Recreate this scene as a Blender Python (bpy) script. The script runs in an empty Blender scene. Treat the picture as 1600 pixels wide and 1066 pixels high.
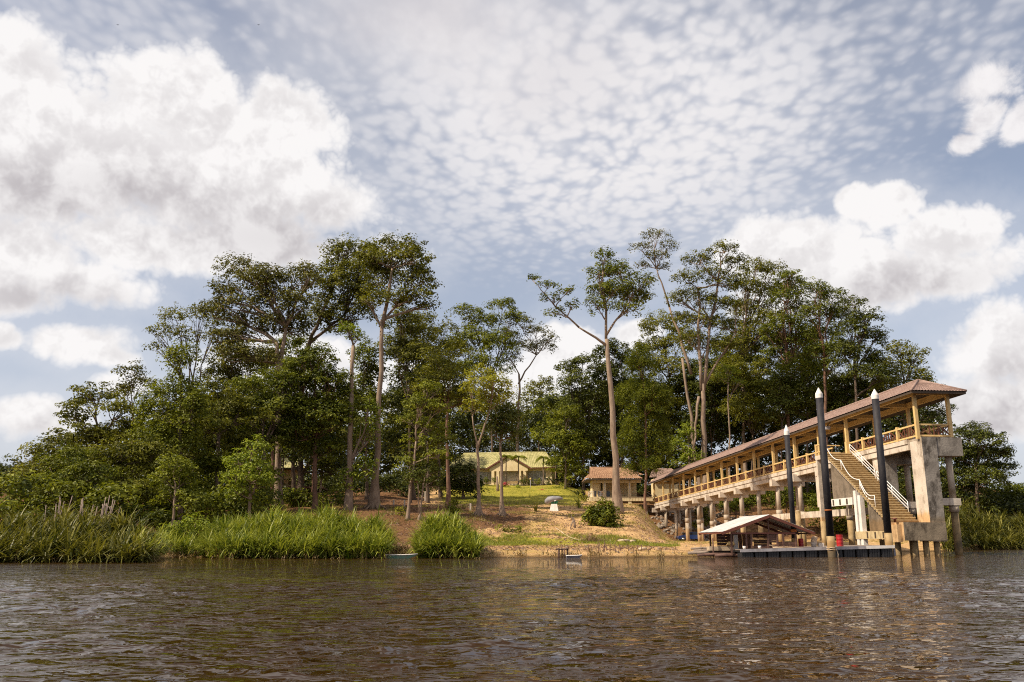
import bpy, math, random
import numpy as np
from mathutils import Vector, Matrix

random.seed(7)
rng = np.random.default_rng(7)
SC = bpy.context.scene
COL = SC.collection
R = math.radians

# ------------------------------------------------------------------ camera
CAM_H, FOC = 1.06, 1355.0            # eye height over the water, focal length in pixels of a 1600 px wide frame
PITCH = math.atan(313.0 / FOC)
cam_data = bpy.data.cameras.new('camera')
cam = bpy.data.objects.new('camera', cam_data)
COL.objects.link(cam)
cam.location = (0, 0, CAM_H)
cam.rotation_euler = (R(90) + PITCH, 0, 0)
cam_data.sensor_width = 36.0
cam_data.lens = 36.0 * FOC / 1600.0
cam_data.clip_start = 0.1
cam_data.clip_end = 6000
SC.camera = cam

# ------------------------------------------------------------------ sun, sky, exposure
SUN_TO = Vector((-0.64, -0.27, 0.74)).normalized()      # direction towards the sun: high on the left
sun_data = bpy.data.lights.new('sun', 'SUN')
sun_data.energy = 5.0
sun_data.angle = R(0.5)
sun_data.color = (1.0, 0.88, 0.69)
sun = bpy.data.objects.new('sun', sun_data)
COL.objects.link(sun)
sun.rotation_euler = SUN_TO.to_track_quat('Z', 'Y').to_euler()
sun.location = (-60, -20, 90)
SUN_EL = math.asin(SUN_TO.z)
SUN_AZ = math.atan2(SUN_TO.x, SUN_TO.y)
SKY_STRENGTH = 0.083
SC.view_settings.view_transform = 'Standard'
SC.view_settings.look = 'None'
SC.view_settings.exposure = 0.28
SC.view_settings.gamma = 1.0
SC.view_settings.use_curve_mapping = False
SC.cycles.use_denoising = False
SC.cycles.filter_width = 1.1
SC.cycles.max_bounces = 6
SC.cycles.transparent_max_bounces = 4


def ray(u, v):
    """direction through pixel (u, v) of the 1600 x 1066 photograph"""
    cp, sp = math.cos(PITCH), math.sin(PITCH)
    b = 533.0 - v
    return Vector((u - 800.0, FOC * cp - b * sp, FOC * sp + b * cp))


def P(u, v, Y):
    """the point at forward distance Y seen in direction (u, v)"""
    d = ray(u, v)
    k = Y / d.y
    return Vector((d.x * k, Y, CAM_H + d.z * k))


class NT:
    """small helper for building node trees"""
    def __init__(self, tree):
        self.t = tree
        self.n = tree.nodes
        self.l = tree.links

    def new(self, typ, **kw):
        nd = self.n.new(typ)
        for k, v in kw.items():
            setattr(nd, k, v)
        return nd

    def put(self, sock, val):
        if isinstance(val, bpy.types.NodeSocket):
            self.l.new(val, sock)
        elif val is not None:
            if sock.type == 'RGBA' and not isinstance(val, (int, float)) and len(val) == 3:
                val = (*val, 1.0)
            sock.default_value = val

    def math(self, op, a, b=None, c=None, clamp=False):
        nd = self.new('ShaderNodeMath', operation=op, use_clamp=clamp)
        self.put(nd.inputs[0], a)
        if b is not None: self.put(nd.inputs[1], b)
        if c is not None: self.put(nd.inputs[2], c)
        return nd.outputs[0]

    def vec(self, op, a, b=None, c=None):
        nd = self.new('ShaderNodeVectorMath', operation=op)
        self.put(nd.inputs[0], a)
        if b is not None: self.put(nd.inputs[1], b)
        if c is not None: self.put(nd.inputs[2], c)
        return nd.outputs['Value'] if op in ('LENGTH', 'DOT_PRODUCT', 'DISTANCE') else nd.outputs[0]

    def noise(self, vec, scale, detail=4, rough=0.55, dist=0.0, dims='3D'):
        nd = self.new('ShaderNodeTexNoise', noise_dimensions=dims)
        if vec is not None: self.put(nd.inputs['Vector'], vec)
        nd.inputs['Scale'].default_value = scale
        nd.inputs['Detail'].default_value = detail
        nd.inputs['Roughness'].default_value = rough
        nd.inputs['Distortion'].default_value = dist
        return nd.outputs[0]

    def step(self, x, lo, hi, smooth=True):
        nd = self.new('ShaderNodeMapRange')
        nd.interpolation_type = 'SMOOTHSTEP' if smooth else 'LINEAR'
        self.put(nd.inputs[0], x)
        self.put(nd.inputs[1], lo); self.put(nd.inputs[2], hi)
        nd.inputs[3].default_value = 0.0; nd.inputs[4].default_value = 1.0
        return nd.outputs[0]

    def mix(self, fac, a, b, blend='MIX'):
        nd = self.new('ShaderNodeMix', data_type='RGBA', blend_type=blend)
        self.put(nd.inputs[0], fac); self.put(nd.inputs[6], a); self.put(nd.inputs[7], b)
        return nd.outputs[2]

    def mapping(self, vec, scale=(1, 1, 1), rot=(0, 0, 0), loc=(0, 0, 0)):
        nd = self.new('ShaderNodeMapping')
        self.put(nd.inputs[0], vec)
        nd.inputs[1].default_value = loc; nd.inputs[2].default_value = rot; nd.inputs[3].default_value = scale
        return nd.outputs[0]


# ------------------------------------------------------------------ world: physical sky with cloud layers
world = bpy.data.worlds.new('World')
SC.world = world
world.use_nodes = True
w = NT(world.node_tree)
w.n.clear()
sky = w.new('ShaderNodeTexSky', sky_type='NISHITA')
sky.sun_disc = False
sky.sun_elevation = SUN_EL
sky.sun_rotation = SUN_AZ
sky.altitude = 50
sky.air_density = 1.0
sky.dust_density = 1.6
sky.ozone_density = 1.5
D = w.new('ShaderNodeTexCoord').outputs['Generated']
sep = w.new('ShaderNodeSeparateXYZ')
w.put(sep.inputs[0], D)
dx, dy, dz = sep.outputs

# heaps of cumulus: direction (as seen in the photo) and angular half-sizes
CUMULUS = [
    (10, 150, 100, 105), (110, 220, 130, 76), (35, 280, 150, 76), (285, 165, 105, 65), (372, 212, 120, 62), (205, 250, 150, 90), (455, 185, 95, 62),
    (320, 300, 220, 92), (440, 290, 140, 70), (520, 322, 84, 60), (400, 378, 210, 60), (240, 385, 170, 52),
    (20, 395, 125, 64), (115, 442, 128, 46), (0, 460, 120, 40), (125, 535, 92, 40), (170, 555, 50, 26), (60, 650, 95, 42), (0, 525, 38, 26), (190, 600, 60, 25),
    (1235, 395, 125, 62), (1335, 312, 34, 30), (1385, 318, 52, 34), (1480, 372, 78, 50), (1350, 440, 230, 50), (1470, 430, 90, 42),
    (1580, 545, 90, 74), (1560, 640, 150, 60),
    (885, 560, 70, 60), (860, 610, 100, 50), (440, 570, 120, 50), (995, 520, 50, 26), (600, 610, 120, 45), (1290, 615, 100, 36),
]


def heap_field(vec):
    acc = None
    for (u, v, ru, rv) in CUMULUS:
        c = ray(u, v).normalized()
        rx, rz = ru / FOC * .97, rv / FOC * .97
        s = Vector((1 / rx, 0.7 / rx, 1 / rz))
        nd = w.new('ShaderNodeVectorMath', operation='MULTIPLY_ADD')
        w.put(nd.inputs[0], vec)
        nd.inputs[1].default_value = s
        nd.inputs[2].default_value = (-c.x * s.x, -c.y * s.y, -c.z * s.z)
        ln = w.vec('LENGTH', nd.outputs[0])
        if acc is None:
            acc = ln
        else:
            acc = w.math('SMOOTH_MIN', acc, ln, 0.22)
    return w.math('SUBTRACT', 1.0, acc)


def billow(vec):
    """cauliflower relief: rounded bumps with creases, three sizes, plus wisps"""
    acc = w.math('MULTIPLY_ADD', w.noise(vec, 5.0, 8, 0.58, 0.35), 1.7, -1.105)
    for sc_, am in ((9.0, 0.58), (20.0, 0.40), (43.0, 0.26), (90.0, 0.16), (180.0, 0.09)):
        n_ = w.noise(vec, sc_, 0.0, 0.5)
        acc = w.math('MULTIPLY_ADD', w.math('ABSOLUTE', w.math('SUBTRACT', n_, 0.5)), am * 2, acc)
    return acc


def cumulus(vec):
    return w.math('MULTIPLY_ADD', billow(vec), 0.62, heap_field(vec))


h0 = heap_field(D)
b0_ = billow(D)
c0 = w.math('MULTIPLY_ADD', b0_, 0.80, h0)
up_ = w.vec('ADD', D, (-0.015, 0.0, 0.062))
h1 = heap_field(up_)
b1_ = billow(w.vec('ADD', D, (-0.010, 0.0, 0.024)))
# light comes from above: tops bright, thick bellies grey
def soft(u, v, ru, rv, lo=0.25, hi=1.15):
    c = ray(u, v).normalized()
    rx, rz = ru / FOC, rv / FOC
    s = Vector((1 / rx, 0.3 / rx, 1 / rz))
    nd = w.new('ShaderNodeVectorMath', operation='MULTIPLY_ADD')
    w.put(nd.inputs[0], D); nd.inputs[1].default_value = s
    nd.inputs[2].default_value = (-c.x * s.x, -c.y * s.y, -c.z * s.z)
    return w.math('SUBTRACT', 1.0, w.step(w.vec('LENGTH', nd.outputs[0]), lo, hi))


bel = None
for q_ in [(430, 375, 280, 78), (215, 300, 170, 60), (60, 300, 110, 70), (130, 475, 170, 48), (60, 690, 130, 40), (1400, 452, 230, 46), (1560, 660, 130, 70), (1530, 190, 60, 40), (1590, 590, 60, 40)]:
    b_ = soft(*q_, 0.0, 1.2)
    bel = b_ if bel is None else w.math('MAXIMUM', bel, b_)
soften = w.math('MULTIPLY_ADD', w.noise(D, 3.1, 2, 0.5), 0.46, 0.07)
soften = w.math('MULTIPLY_ADD', bel, 0.16, soften)
a_cu = w.step(c0, -0.12, soften)
a_cu = w.math('MAXIMUM', a_cu, w.math('MULTIPLY', w.step(c0, -1.0, 0.35), 0.22))
# beyond the frame the same weather goes on: scattered heaps all round the sky
bg = w.math('MULTIPLY_ADD', w.noise(D, 2.3, 9, 0.55, 0.3), 2.2, -1.06)
front = w.step(dy, 0.55, 0.80)
a_bg = w.math('MULTIPLY', w.step(bg, 0.0, 0.28), w.math('SUBTRACT', 1.0, front))
belly = w.math('MAXIMUM', w.math('MULTIPLY', w.step(w.math('SUBTRACT', h1, h0), -0.05, 0.75), w.step(h0, 0.05, 0.55)), w.math('MULTIPLY', bel, 0.95))
relief = w.step(w.math('SUBTRACT', b1_, b0_), -0.30, 0.36)
inside = w.step(c0, 0.0, 0.55)
shade = w.math('MULTIPLY_ADD', relief, 0.58, w.math('MULTIPLY_ADD', belly, 0.58, -0.20))
shade = w.math('MULTIPLY', shade, inside, clamp=True)
cu_col = w.mix(shade, (9.7, 9.45, 9.35), (5.0, 4.65, 4.8))
# thin mackerel sky high up, on a flat layer
k = w.math('DIVIDE', 1.0, w.math('MAXIMUM', w.math('ADD', dz, 0.10), 0.02))
plane = w.vec('SCALE', D, None)
plane.node.inputs['Scale'].default_value = 1.0
w.l.new(k, plane.node.inputs['Scale'])
pl = w.mapping(plane, (1.0, 0.8, 0.0), (0, 0, R(18)))
warpn = w.new('ShaderNodeTexNoise'); w.put(warpn.inputs['Vector'], pl); warpn.inputs['Scale'].default_value = 5; warpn.inputs['Detail'].default_value = 4
pw = w.vec('MULTIPLY_ADD', warpn.outputs['Color'], (0.07, 0.07, 0.0), pl)
vo = w.new('ShaderNodeTexVoronoi', feature='SMOOTH_F1', voronoi_dimensions='2D')
w.put(vo.inputs['Vector'], pw)
vo.inputs['Scale'].default_value = 22.0; vo.inputs['Detail'].default_value = 1.0; vo.inputs['Roughness'].default_value = 0.6; vo.inputs['Smoothness'].default_value = 0.55
big = w.noise(pl, 2.4, 4, 0.6)
puff = w.math('MULTIPLY_ADD', vo.outputs['Distance'], -1.15, w.math('MULTIPLY_ADD', w.noise(pw, 13, 6, 0.62), 0.9, 0.42))
puff = w.math('ADD', puff, w.math('MULTIPLY_ADD', big, 1.9, -0.86))
veil = w.math('MAXIMUM', soft(960, 190, 520, 250), w.math('MULTIPLY', soft(330, 40, 360, 190), 0.42))
veil = w.math('MAXIMUM', veil, w.math('MULTIPLY', soft(1380, 60, 320, 180), 0.5))
veil = w.math('MAXIMUM', veil, w.math('MULTIPLY', w.math('SUBTRACT', 1.0, front), 0.5))
a_ac = w.math('MULTIPLY', w.step(w.math('ADD', puff, w.math('MULTIPLY_ADD', veil, 0.70, -0.42)), -0.42, 0.78), w.math('MULTIPLY', veil, 0.92, clamp=True))
# pale moisture towards the horizon
hz = w.math('MULTIPLY', w.math('SUBTRACT', 1.0, w.step(dz, 0.0, 0.55)), 0.72)
skyc = w.mix(1.0, sky.outputs[0], (1.62, 1.35, 1.20), 'MULTIPLY')
col = w.mix(hz, skyc, (6.0, 6.5, 7.7))
col = w.mix(w.math('MULTIPLY', veil, 0.46), col, (8.1, 8.1, 8.6))
col = w.mix(a_ac, col, (8.8, 8.55, 8.6))
fog = w.math('MAXIMUM', soft(700, 30, 330, 150, 0.0, 1.1), w.math('MULTIPLY', soft(800, 110, 260, 110, 0.0, 1.1), 0.7))
fog = w.math('MULTIPLY', fog, w.math('MULTIPLY_ADD', w.noise(D, 4.5, 7, 0.55, 0.4), 1.5, 0.12), clamp=True)
col = w.mix(w.math('MULTIPLY', fog, 0.95), col, w.mix(w.step(w.noise(D, 5.0, 6, 0.55), 0.42, 0.66), (9.3, 9.0, 9.0), (7.2, 6.9, 7.1)))
wsp = w.math('MAXIMUM', soft(1552, 128, 66, 50, 0.0, 1.1), w.math('MAXIMUM', soft(1538, 180, 46, 60, 0.0, 1.1), soft(1508, 225, 44, 26, 0.0, 1.1)))
wsp = w.math('MAXIMUM', wsp, soft(1595, 190, 40, 50, 0.0, 1.1))
wsa = w.step(w.math('ADD', wsp, w.math('MULTIPLY_ADD', w.noise(D, 17, 8, 0.62, 0.5), 1.7, -0.85)), 0.40, 0.85)
col = w.mix(w.math('MULTIPLY', wsa, 0.95), col, w.mix(w.step(w.noise(D, 14, 6, 0.6), 0.45, 0.65), (9.4, 9.1, 9.1), (7.2, 6.9, 7.1)))
col = w.mix(a_bg, col, w.mix(w.step(bg, 0.1, 0.9), (8.8, 8.5, 8.4), (5.4, 5.1, 5.1)))
col = w.mix(w.math('MULTIPLY', a_cu, 0.97), col, cu_col)
bgn = w.new('ShaderNodeBackground')
w.put(bgn.inputs[0], col)
bgn.inputs[1].default_value = SKY_STRENGTH
wo = w.new('ShaderNodeOutputWorld')
w.l.new(bgn.outputs[0], wo.inputs[0])
world.cycles.sampling_method = 'MANUAL'
world.cycles.sample_map_resolution = 512

# ------------------------------------------------------------------ materials
MATS = {}


def mat(name, c1, c2=None, scale=3.0, rough=0.7, bump=0.0, bscale=None, metal=0.0, stain=None, stain_amt=0.5, stretch=(1, 1, 1), spec=0.5, lo=0.35, hi=0.65, tide=None):
    """procedural surface: two colours mingled by noise, an optional third as blotchy stains, fine relief"""
    m = bpy.data.materials.new(name)
    m.use_nodes = True
    t = NT(m.node_tree)
    b = t.n['Principled BSDF']
    tc = t.new('ShaderNodeTexCoord').outputs['Object']
    v = t.mapping(tc, stretch)
    colr = (*c1, 1)
    if c2 is not None:
        colr = t.mix(t.step(t.noise(v, scale, 6, 0.62), lo, hi), c1, c2)
    if stain is not None:
        s = t.step(t.noise(t.mapping(tc, (1, 1, 0.45)), scale * 0.85, 8, 0.70), 0.49, 0.64)
        colr = t.mix(t.math('MULTIPLY', s, stain_amt), colr, stain)
    if tide is not None:                                # flood stain: tinted below a ragged old high-water line
        gz = t.new('ShaderNodeSeparateXYZ')
        gpos = t.new('ShaderNodeNewGeometry').outputs['Position']
        t.put(gz.inputs[0], gpos)
        wob = t.math('MULTIPLY_ADD', t.noise(gpos, 1.3, 5, .6), .9, -.45)
        lowz = t.math('SUBTRACT', 1.0, t.step(t.math('ADD', gz.outputs[2], wob), tide[0] - .25, tide[0] + .2))
        colr = t.mix(t.math('MULTIPLY', lowz, tide[2]), colr, t.mix(1.0, colr, tide[1], 'MULTIPLY'))
        wetz = t.math('SUBTRACT', 1.0, t.step(t.math('ADD', gz.outputs[2], t.math('MULTIPLY', wob, .5)), .15, .75))
        colr = t.mix(t.math('MULTIPLY', wetz, .8), colr, (.045, .035, .02))
    t.put(b.inputs['Base Color'], colr)
    b.inputs['Roughness'].default_value = rough
    b.inputs['Metallic'].default_value = metal
    b.inputs['Specular IOR Level'].default_value = spec
    if bump:
        bn = t.new('ShaderNodeBump')
        bn.inputs['Strength'].default_value = bump
        bn.inputs['Distance'].default_value = 0.05
        t.put(bn.inputs['Height'], t.noise(v, bscale or scale * 4, 6, 0.6))
        t.l.new(bn.outputs[0], b.inputs['Normal'])
    MATS[name] = m
    return m


def leaf_mat(name, dark, light, trans=0.28, rough=0.5):
    m = bpy.data.materials.new(name)
    m.use_nodes = True
    t = NT(m.node_tree)
    b = t.n['Principled BSDF']
    at = t.new('ShaderNodeAttribute', attribute_name='tint')
    c = t.mix(at.outputs['Fac'], dark, light)
    t.put(b.inputs['Base Color'], c)
    b.inputs['Roughness'].default_value = rough
    b.inputs['Specular IOR Level'].default_value = 0.22
    tr = t.new('ShaderNodeBsdfTranslucent')
    t.put(tr.inputs[0], t.mix(1.0, c, (1.25, 1.25, 0.6), 'MULTIPLY'))
    mx = t.new('ShaderNodeMixShader')
    mx.inputs[0].default_value = trans
    t.l.new(b.outputs[0], mx.inputs[1]); t.l.new(tr.outputs[0], mx.inputs[2])
    t.l.new(mx.outputs[0], t.n['Material Output'].inputs[0])
    MATS[name] = m
    return m


mat('concrete_pale', (.50, .42, .34), (.62, .53, .44), 1.2, .85, .25, 9, stain=(.24, .18, .125), stain_amt=.85, tide=(3.3, (.92, .66, .34), .85))
mat('concrete_grey_shaded', (.19, .165, .14), (.31, .27, .23), 1.0, .9, .5, 7, stain=(.065, .052, .04), stain_amt=.95, tide=(3.0, (.85, .72, .5), .7))
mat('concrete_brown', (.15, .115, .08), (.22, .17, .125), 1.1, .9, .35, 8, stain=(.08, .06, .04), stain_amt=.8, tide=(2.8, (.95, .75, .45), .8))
mat('concrete_round', (.36, .29, .22), (.46, .38, .30), 1.4, .85, .3, 10, stain=(.22, .15, .08), stain_amt=.7, stretch=(1, 1, .3), tide=(3.0, (.9, .7, .42), .8))
mat('concrete_wet', (.17, .115, .05), (.25, .17, .08), 2.0, .75, .3, 8, stain=(.06, .045, .025), stain_amt=.7)
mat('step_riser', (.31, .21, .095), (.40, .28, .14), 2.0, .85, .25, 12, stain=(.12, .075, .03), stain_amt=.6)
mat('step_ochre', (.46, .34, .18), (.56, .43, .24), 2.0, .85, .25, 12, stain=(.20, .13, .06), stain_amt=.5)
mat('paint_yellow', (.61, .41, .165), (.69, .48, .21), 1.5, .6, .08, 12, stain=(.42, .24, .08), stain_amt=.35)
mat('paint_yellow_pale', (.72, .57, .32), (.78, .63, .38), .8, .7, .06, 12, stain=(.46, .33, .17), stain_amt=.3)
mat('lattice_brown', (.11, .035, .015), (.16, .055, .025), 4, .6)
mat('roof_tile_brown', (.235, .15, .12), (.33, .22, .18), 2.2, .75, .2, 14, stain=(.16, .10, .08), stain_amt=.6)
mat('roof_tile_orange', (.28, .15, .085), (.38, .22, .125), 1.6, .75, .2, 14, stain=(.24, .12, .06), stain_amt=.6)
mat('roof_moss', (.34, .31, .13), (.46, .41, .19), 1.1, .85, .3, 6, stain=(.23, .22, .07), stain_amt=.7)
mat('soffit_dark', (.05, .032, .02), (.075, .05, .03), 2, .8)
mat('trim_brown', (.12, .035, .02), (.17, .05, .03), 2, .6)
mat('pile_black', (.014, .013, .017), (.026, .024, .029), 1.5, .62, .2, 20, stain=(.07, .06, .055), stain_amt=.4, stretch=(1, 1, .25), spec=.3)
mat('pile_sleeve', (.30, .20, .09), (.40, .28, .14), 1.6, .8, .2, 10, stain=(.14, .09, .04), stain_amt=.8, tide=(1.2, (.7, .6, .45), .9))
mat('paint_white', (.74, .68, .62), (.82, .77, .72), 2, .5, .05, stain=(.5, .42, .34), stain_amt=.4)
mat('pipe_white', (.78, .75, .72), (.84, .80, .78), 3, .35)
mat('orange_band', (.55, .16, .03), (.38, .12, .03), 6, .6)
mat('drum_red', (.42, .012, .015), (.32, .012, .014), 3, .4, stain=(.16, .02, .02), stain_amt=.5)
mat('wood_dark', (.085, .04, .028), (.14, .07, .05), 5, .75, .4, 22, stain=(.04, .02, .015), stain_amt=.6, stretch=(.2, 1, 3))
mat('wood_grey', (.20, .15, .12), (.30, .23, .18), 5, .8, .4, 22, stain=(.09, .065, .05), stain_amt=.6, stretch=(.25, 1, 1))
mat('wood_bleached', (.42, .31, .20), (.54, .42, .29), 5, .8, .3, 20, stretch=(.3, 1, 1))
mat('sheet_metal', (.52, .48, .45), (.64, .60, .57), 1.2, .45, .05, stain=(.40, .30, .24), stain_amt=.5, metal=.15)
mat('dock_plastic', (.30, .28, .30), (.42, .39, .40), 1.5, .6, .1, stain=(.18, .15, .14), stain_amt=.5)
mat('rubber_black', (.012, .012, .014), (.025, .024, .026), 3, .6, .1)
mat('car_blue', (.012, .035, .14), (.016, .045, .17), 1, .22, spec=.6)
mat('car_glass', (.012, .014, .018), None, 1, .08)
mat('chrome', (.55, .55, .56), None, 1, .25, metal=.9)
mat('glass_dark', (.016, .016, .018), (.03, .03, .035), 2, .12)
mat('shutter_grey', (.44, .42, .40), (.52, .49, .46), 2, .5, stain=(.34, .31, .28), stain_amt=.3)
mat('boat_green', (.13, .25, .18), (.18, .31, .23), 3, .5, stain=(.22, .18, .12), stain_amt=.5)
mat('boat_grey', (.16, .16, .20), (.24, .23, .27), 3, .55)
mat('stone', (.20, .155, .12), (.32, .26, .20), 1.5, .9, .5, 6, stain=(.11, .085, .06), stain_amt=.6)
mat('bark_pale', (.21, .145, .10), (.31, .225, .16), 2.2, .9, .6, 9, stain=(.15, .095, .065), stain_amt=.7, stretch=(1, 1, .25))
mat('bark_red', (.15, .075, .045), (.23, .125, .08), 2.2, .9, .6, 9, stain=(.08, .04, .025), stain_amt=.7, stretch=(1, 1, .25))
mat('bark_dark', (.085, .055, .036), (.14, .095, .065), 2.2, .9, .6, 9, stain=(.045, .03, .02), stain_amt=.6, stretch=(1, 1, .25))
mat('stalk_dry', (.19, .135, .11), (.30, .22, .18), 4, .85, .3, stretch=(1, 1, .2))
mat('sculpture_grey', (.20, .19, .20), (.33, .31, .32), 1.6, .6, .15, stain=(.12, .11, .11), stain_amt=.5)
mat('paint_green', (.02, .16, .07), (.03, .20, .09), 3, .5)
mat('hose_pale', (.55, .42, .30), None, 3, .6)

leaf_mat('leaf_olive', (.042, .048, .006), (.270, .262, .028), .34)
leaf_mat('leaf_mid', (.050, .066, .007), (.275, .290, .024), .34)
leaf_mat('leaf_dark', (.018, .027, .005), (.150, .165, .022), .26)
leaf_mat('leaf_bright', (.095, .135, .012), (.36, .40, .040), .36)
leaf_mat('leaf_yellow', (.16, .165, .012), (.44, .41, .040), .36)
leaf_mat('leaf_brown', (.046, .047, .009), (.225, .210, .036))
leaf_mat('reed_blade', (.065, .100, .008), (.40, .41, .070), .32, .40)
leaf_mat('reed_deep', (.034, .044, .006), (.25, .225, .045), .28, .40)
leaf_mat('grass_dry', (.16, .15, .022), (.36, .31, .07), .3)
leaf_mat('petal_pink', (.45, .05, .10), (.68, .14, .20), .3)
leaf_mat('dead_reed', (.16, .10, .04), (.42, .31, .16), .2)
leaf_mat('brush_twig', (.14, .075, .05), (.26, .16, .11), .1)


# ------------------------------------------------------------------ mesh helpers
class MB:
    """collects shapes, then links them as one mesh object"""
    def __init__(self):
        self.v, self.f, self.sm = [], [], []

    def add(self, vs, fs, smooth=False):
        o = len(self.v)
        self.v.extend([tuple(p) for p in vs])
        self.f.extend([tuple(i + o for i in q) for q in fs])
        self.sm.extend([smooth] * len(fs))
        return self

    def box(self, x0, x1, y0, y1, z0, z1, M=None):
        vs = [Vector((x, y, z)) for z in (z0, z1) for y in (y0, y1) for x in (x0, x1)]
        if M is not None: vs = [M @ p for p in vs]
        return self.add(vs, [(0, 2, 3, 1), (4, 5, 7, 6), (0, 1, 5, 4), (2, 6, 7, 3), (0, 4, 6, 2), (1, 3, 7, 5)])

    def bar(self, a, b, wx, wz, up=(0, 0, 1)):
        """rectangular bar from a to b"""
        a, b = Vector(a), Vector(b)
        d = (b - a).normalized()
        s = d.cross(Vector(up))
        if s.length < 1e-4: s = d.cross(Vector((0, 1, 0)))
        s.normalize(); t = s.cross(d)
        vs = []
        for p in (a, b):
            for i, j in ((-1, -1), (1, -1), (1, 1), (-1, 1)):
                vs.append(p + s * (i * wx / 2) + t * (j * wz / 2))
        return self.add(vs, [(3, 2, 1, 0), (4, 5, 6, 7), (0, 1, 5, 4), (1, 2, 6, 5), (2, 3, 7, 6), (3, 0, 4, 7)])

    def tube(self, pts, rad, n=8, cap=True, smooth=True):
        pts = [Vector(p) for p in pts]
        if not hasattr(rad, '__len__'): rad = [rad] * len(pts)
        vs, fs = [], []
        prev = None
        for i, p in enumerate(pts):
            d = (pts[min(i + 1, len(pts) - 1)] - pts[max(i - 1, 0)])
            if d.length < 1e-6: d = Vector((0, 0, 1))
            d.normalize()
            if prev is None:
                s = d.cross(Vector((0, 1, 0)))
                if s.length < .1: s = d.cross(Vector((1, 0, 0)))
            else:
                s = prev - d * prev.dot(d)
            s.normalize(); prev = s
            t = d.cross(s)
            for k in range(n):
                a = 2 * math.pi * k / n
                vs.append(p + (s * math.cos(a) + t * math.sin(a)) * rad[i])
        for i in range(len(pts) - 1):
            for k in range(n):
                k2 = (k + 1) % n
                fs.append((i * n + k, i * n + k2, (i + 1) * n + k2, (i + 1) * n + k))
        if cap:
            fs.append(tuple(range(n - 1, -1, -1)))
            o = (len(pts) - 1) * n
            fs.append(tuple(o + k for k in range(n)))
        return self.add(vs, fs, smooth)

    def lathe(self, prof, c=(0, 0, 0), n=16, smooth=True):
        return self.tube([Vector(c) + Vector((0, 0, z)) for r, z in prof], [max(r, 1e-3) for r, z in prof], n, True, smooth) if False else self._lathe(prof, c, n, smooth)

    def _lathe(self, prof, c, n, smooth):
        vs, fs = [], []
        for r, z in prof:
            for k in range(n):
                a = 2 * math.pi * k / n
                vs.append((c[0] + max(r, 1e-3) * math.cos(a), c[1] + max(r, 1e-3) * math.sin(a), c[2] + z))
        for i in range(len(prof) - 1):
            for k in range(n):
                k2 = (k + 1) % n
                fs.append((i * n + k, i * n + k2, (i + 1) * n + k2, (i + 1) * n + k))
        fs.append(tuple(range(n - 1, -1, -1)))
        fs.append(tuple((len(prof) - 1) * n + k for k in range(n)))
        return self.add(vs, fs, smooth)

    def prism(self, poly, axis, lo, hi):
        """outline in the two other axes, pushed along axis ('x', 'y' or 'z') from lo to hi"""
        def pt(p, h):
            return {'x': (h, p[0], p[1]), 'y': (p[0], h, p[1]), 'z': (p[0], p[1], h)}[axis]
        n = len(poly)
        vs = [pt(p, lo) for p in poly] + [pt(p, hi) for p in poly]
        fs = [tuple(range(n)), tuple(range(2 * n - 1, n - 1, -1))]
        fs += [(i, i + n, (i + 1) % n + n, (i + 1) % n) for i in range(n)]
        return self.add(vs, fs)

    def mesh(self, name, m, bevel=0.0):
        me = bpy.data.meshes.new(name)
        me.from_pydata(self.v, [], self.f)
        me.polygons.foreach_set('use_smooth', self.sm)
        me.materials.append(MATS[m] if isinstance(m, str) else m)
        import bmesh
        bm = bmesh.new(); bm.from_mesh(me)
        bmesh.ops.recalc_face_normals(bm, faces=bm.faces)
        bm.to_mesh(me); bm.free()
        me.update()
        return me

    def build(self, name, m, parent=None, loc=None, rot=None, label=None, kind=None):
        return put_mesh(name, self.mesh(name, m), parent, loc, rot, label, kind)


def put_mesh(name, me, parent=None, loc=None, rot=None, label=None, kind=None):
    o = bpy.data.objects.new(name, me)
    COL.objects.link(o)
    if parent is not None: o.parent = parent
    if loc is not None: o.location = loc
    if rot is not None: o.rotation_euler = rot
    if label: o['label'] = label
    if kind: o['kind'] = kind
    return o


def thing(name, label, cat, loc=(0, 0, 0), rz=0.0, group=None):
    o = bpy.data.objects.new(name, None)
    o.empty_display_size = 0.3
    COL.objects.link(o)
    o.location = loc; o.rotation_euler = (0, 0, rz)
    o['label'] = label; o['category'] = cat
    if group: o['group'] = group
    return o


def tag(o, label, cat, group=None):
    o['label'] = label; o['category'] = cat
    if group: o['group'] = group
    return o


def np_mesh(name, verts, quads, m, tint=None, smooth=False):
    """quads only, from arrays"""
    me = bpy.data.meshes.new(name)
    nv, nq = len(verts), len(quads)
    me.vertices.add(nv)
    me.vertices.foreach_set('co', np.asarray(verts, np.float32).ravel())
    me.loops.add(nq * 4)
    me.loops.foreach_set('vertex_index', np.asarray(quads, np.int32).ravel())
    me.polygons.add(nq)
    me.polygons.foreach_set('loop_start', np.arange(0, nq * 4, 4, dtype=np.int32))
    me.polygons.foreach_set('use_smooth', np.full(nq, smooth))
    if tint is not None:
        a = me.attributes.new('tint', 'FLOAT', 'FACE')
        a.data.foreach_set('value', np.asarray(tint, np.float32))
    me.materials.append(MATS[m] if isinstance(m, str) else m)
    me.update(calc_edges=True)
    return me


def unit(a):
    return a / np.maximum(np.linalg.norm(a, axis=1, keepdims=True), 1e-6)


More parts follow.
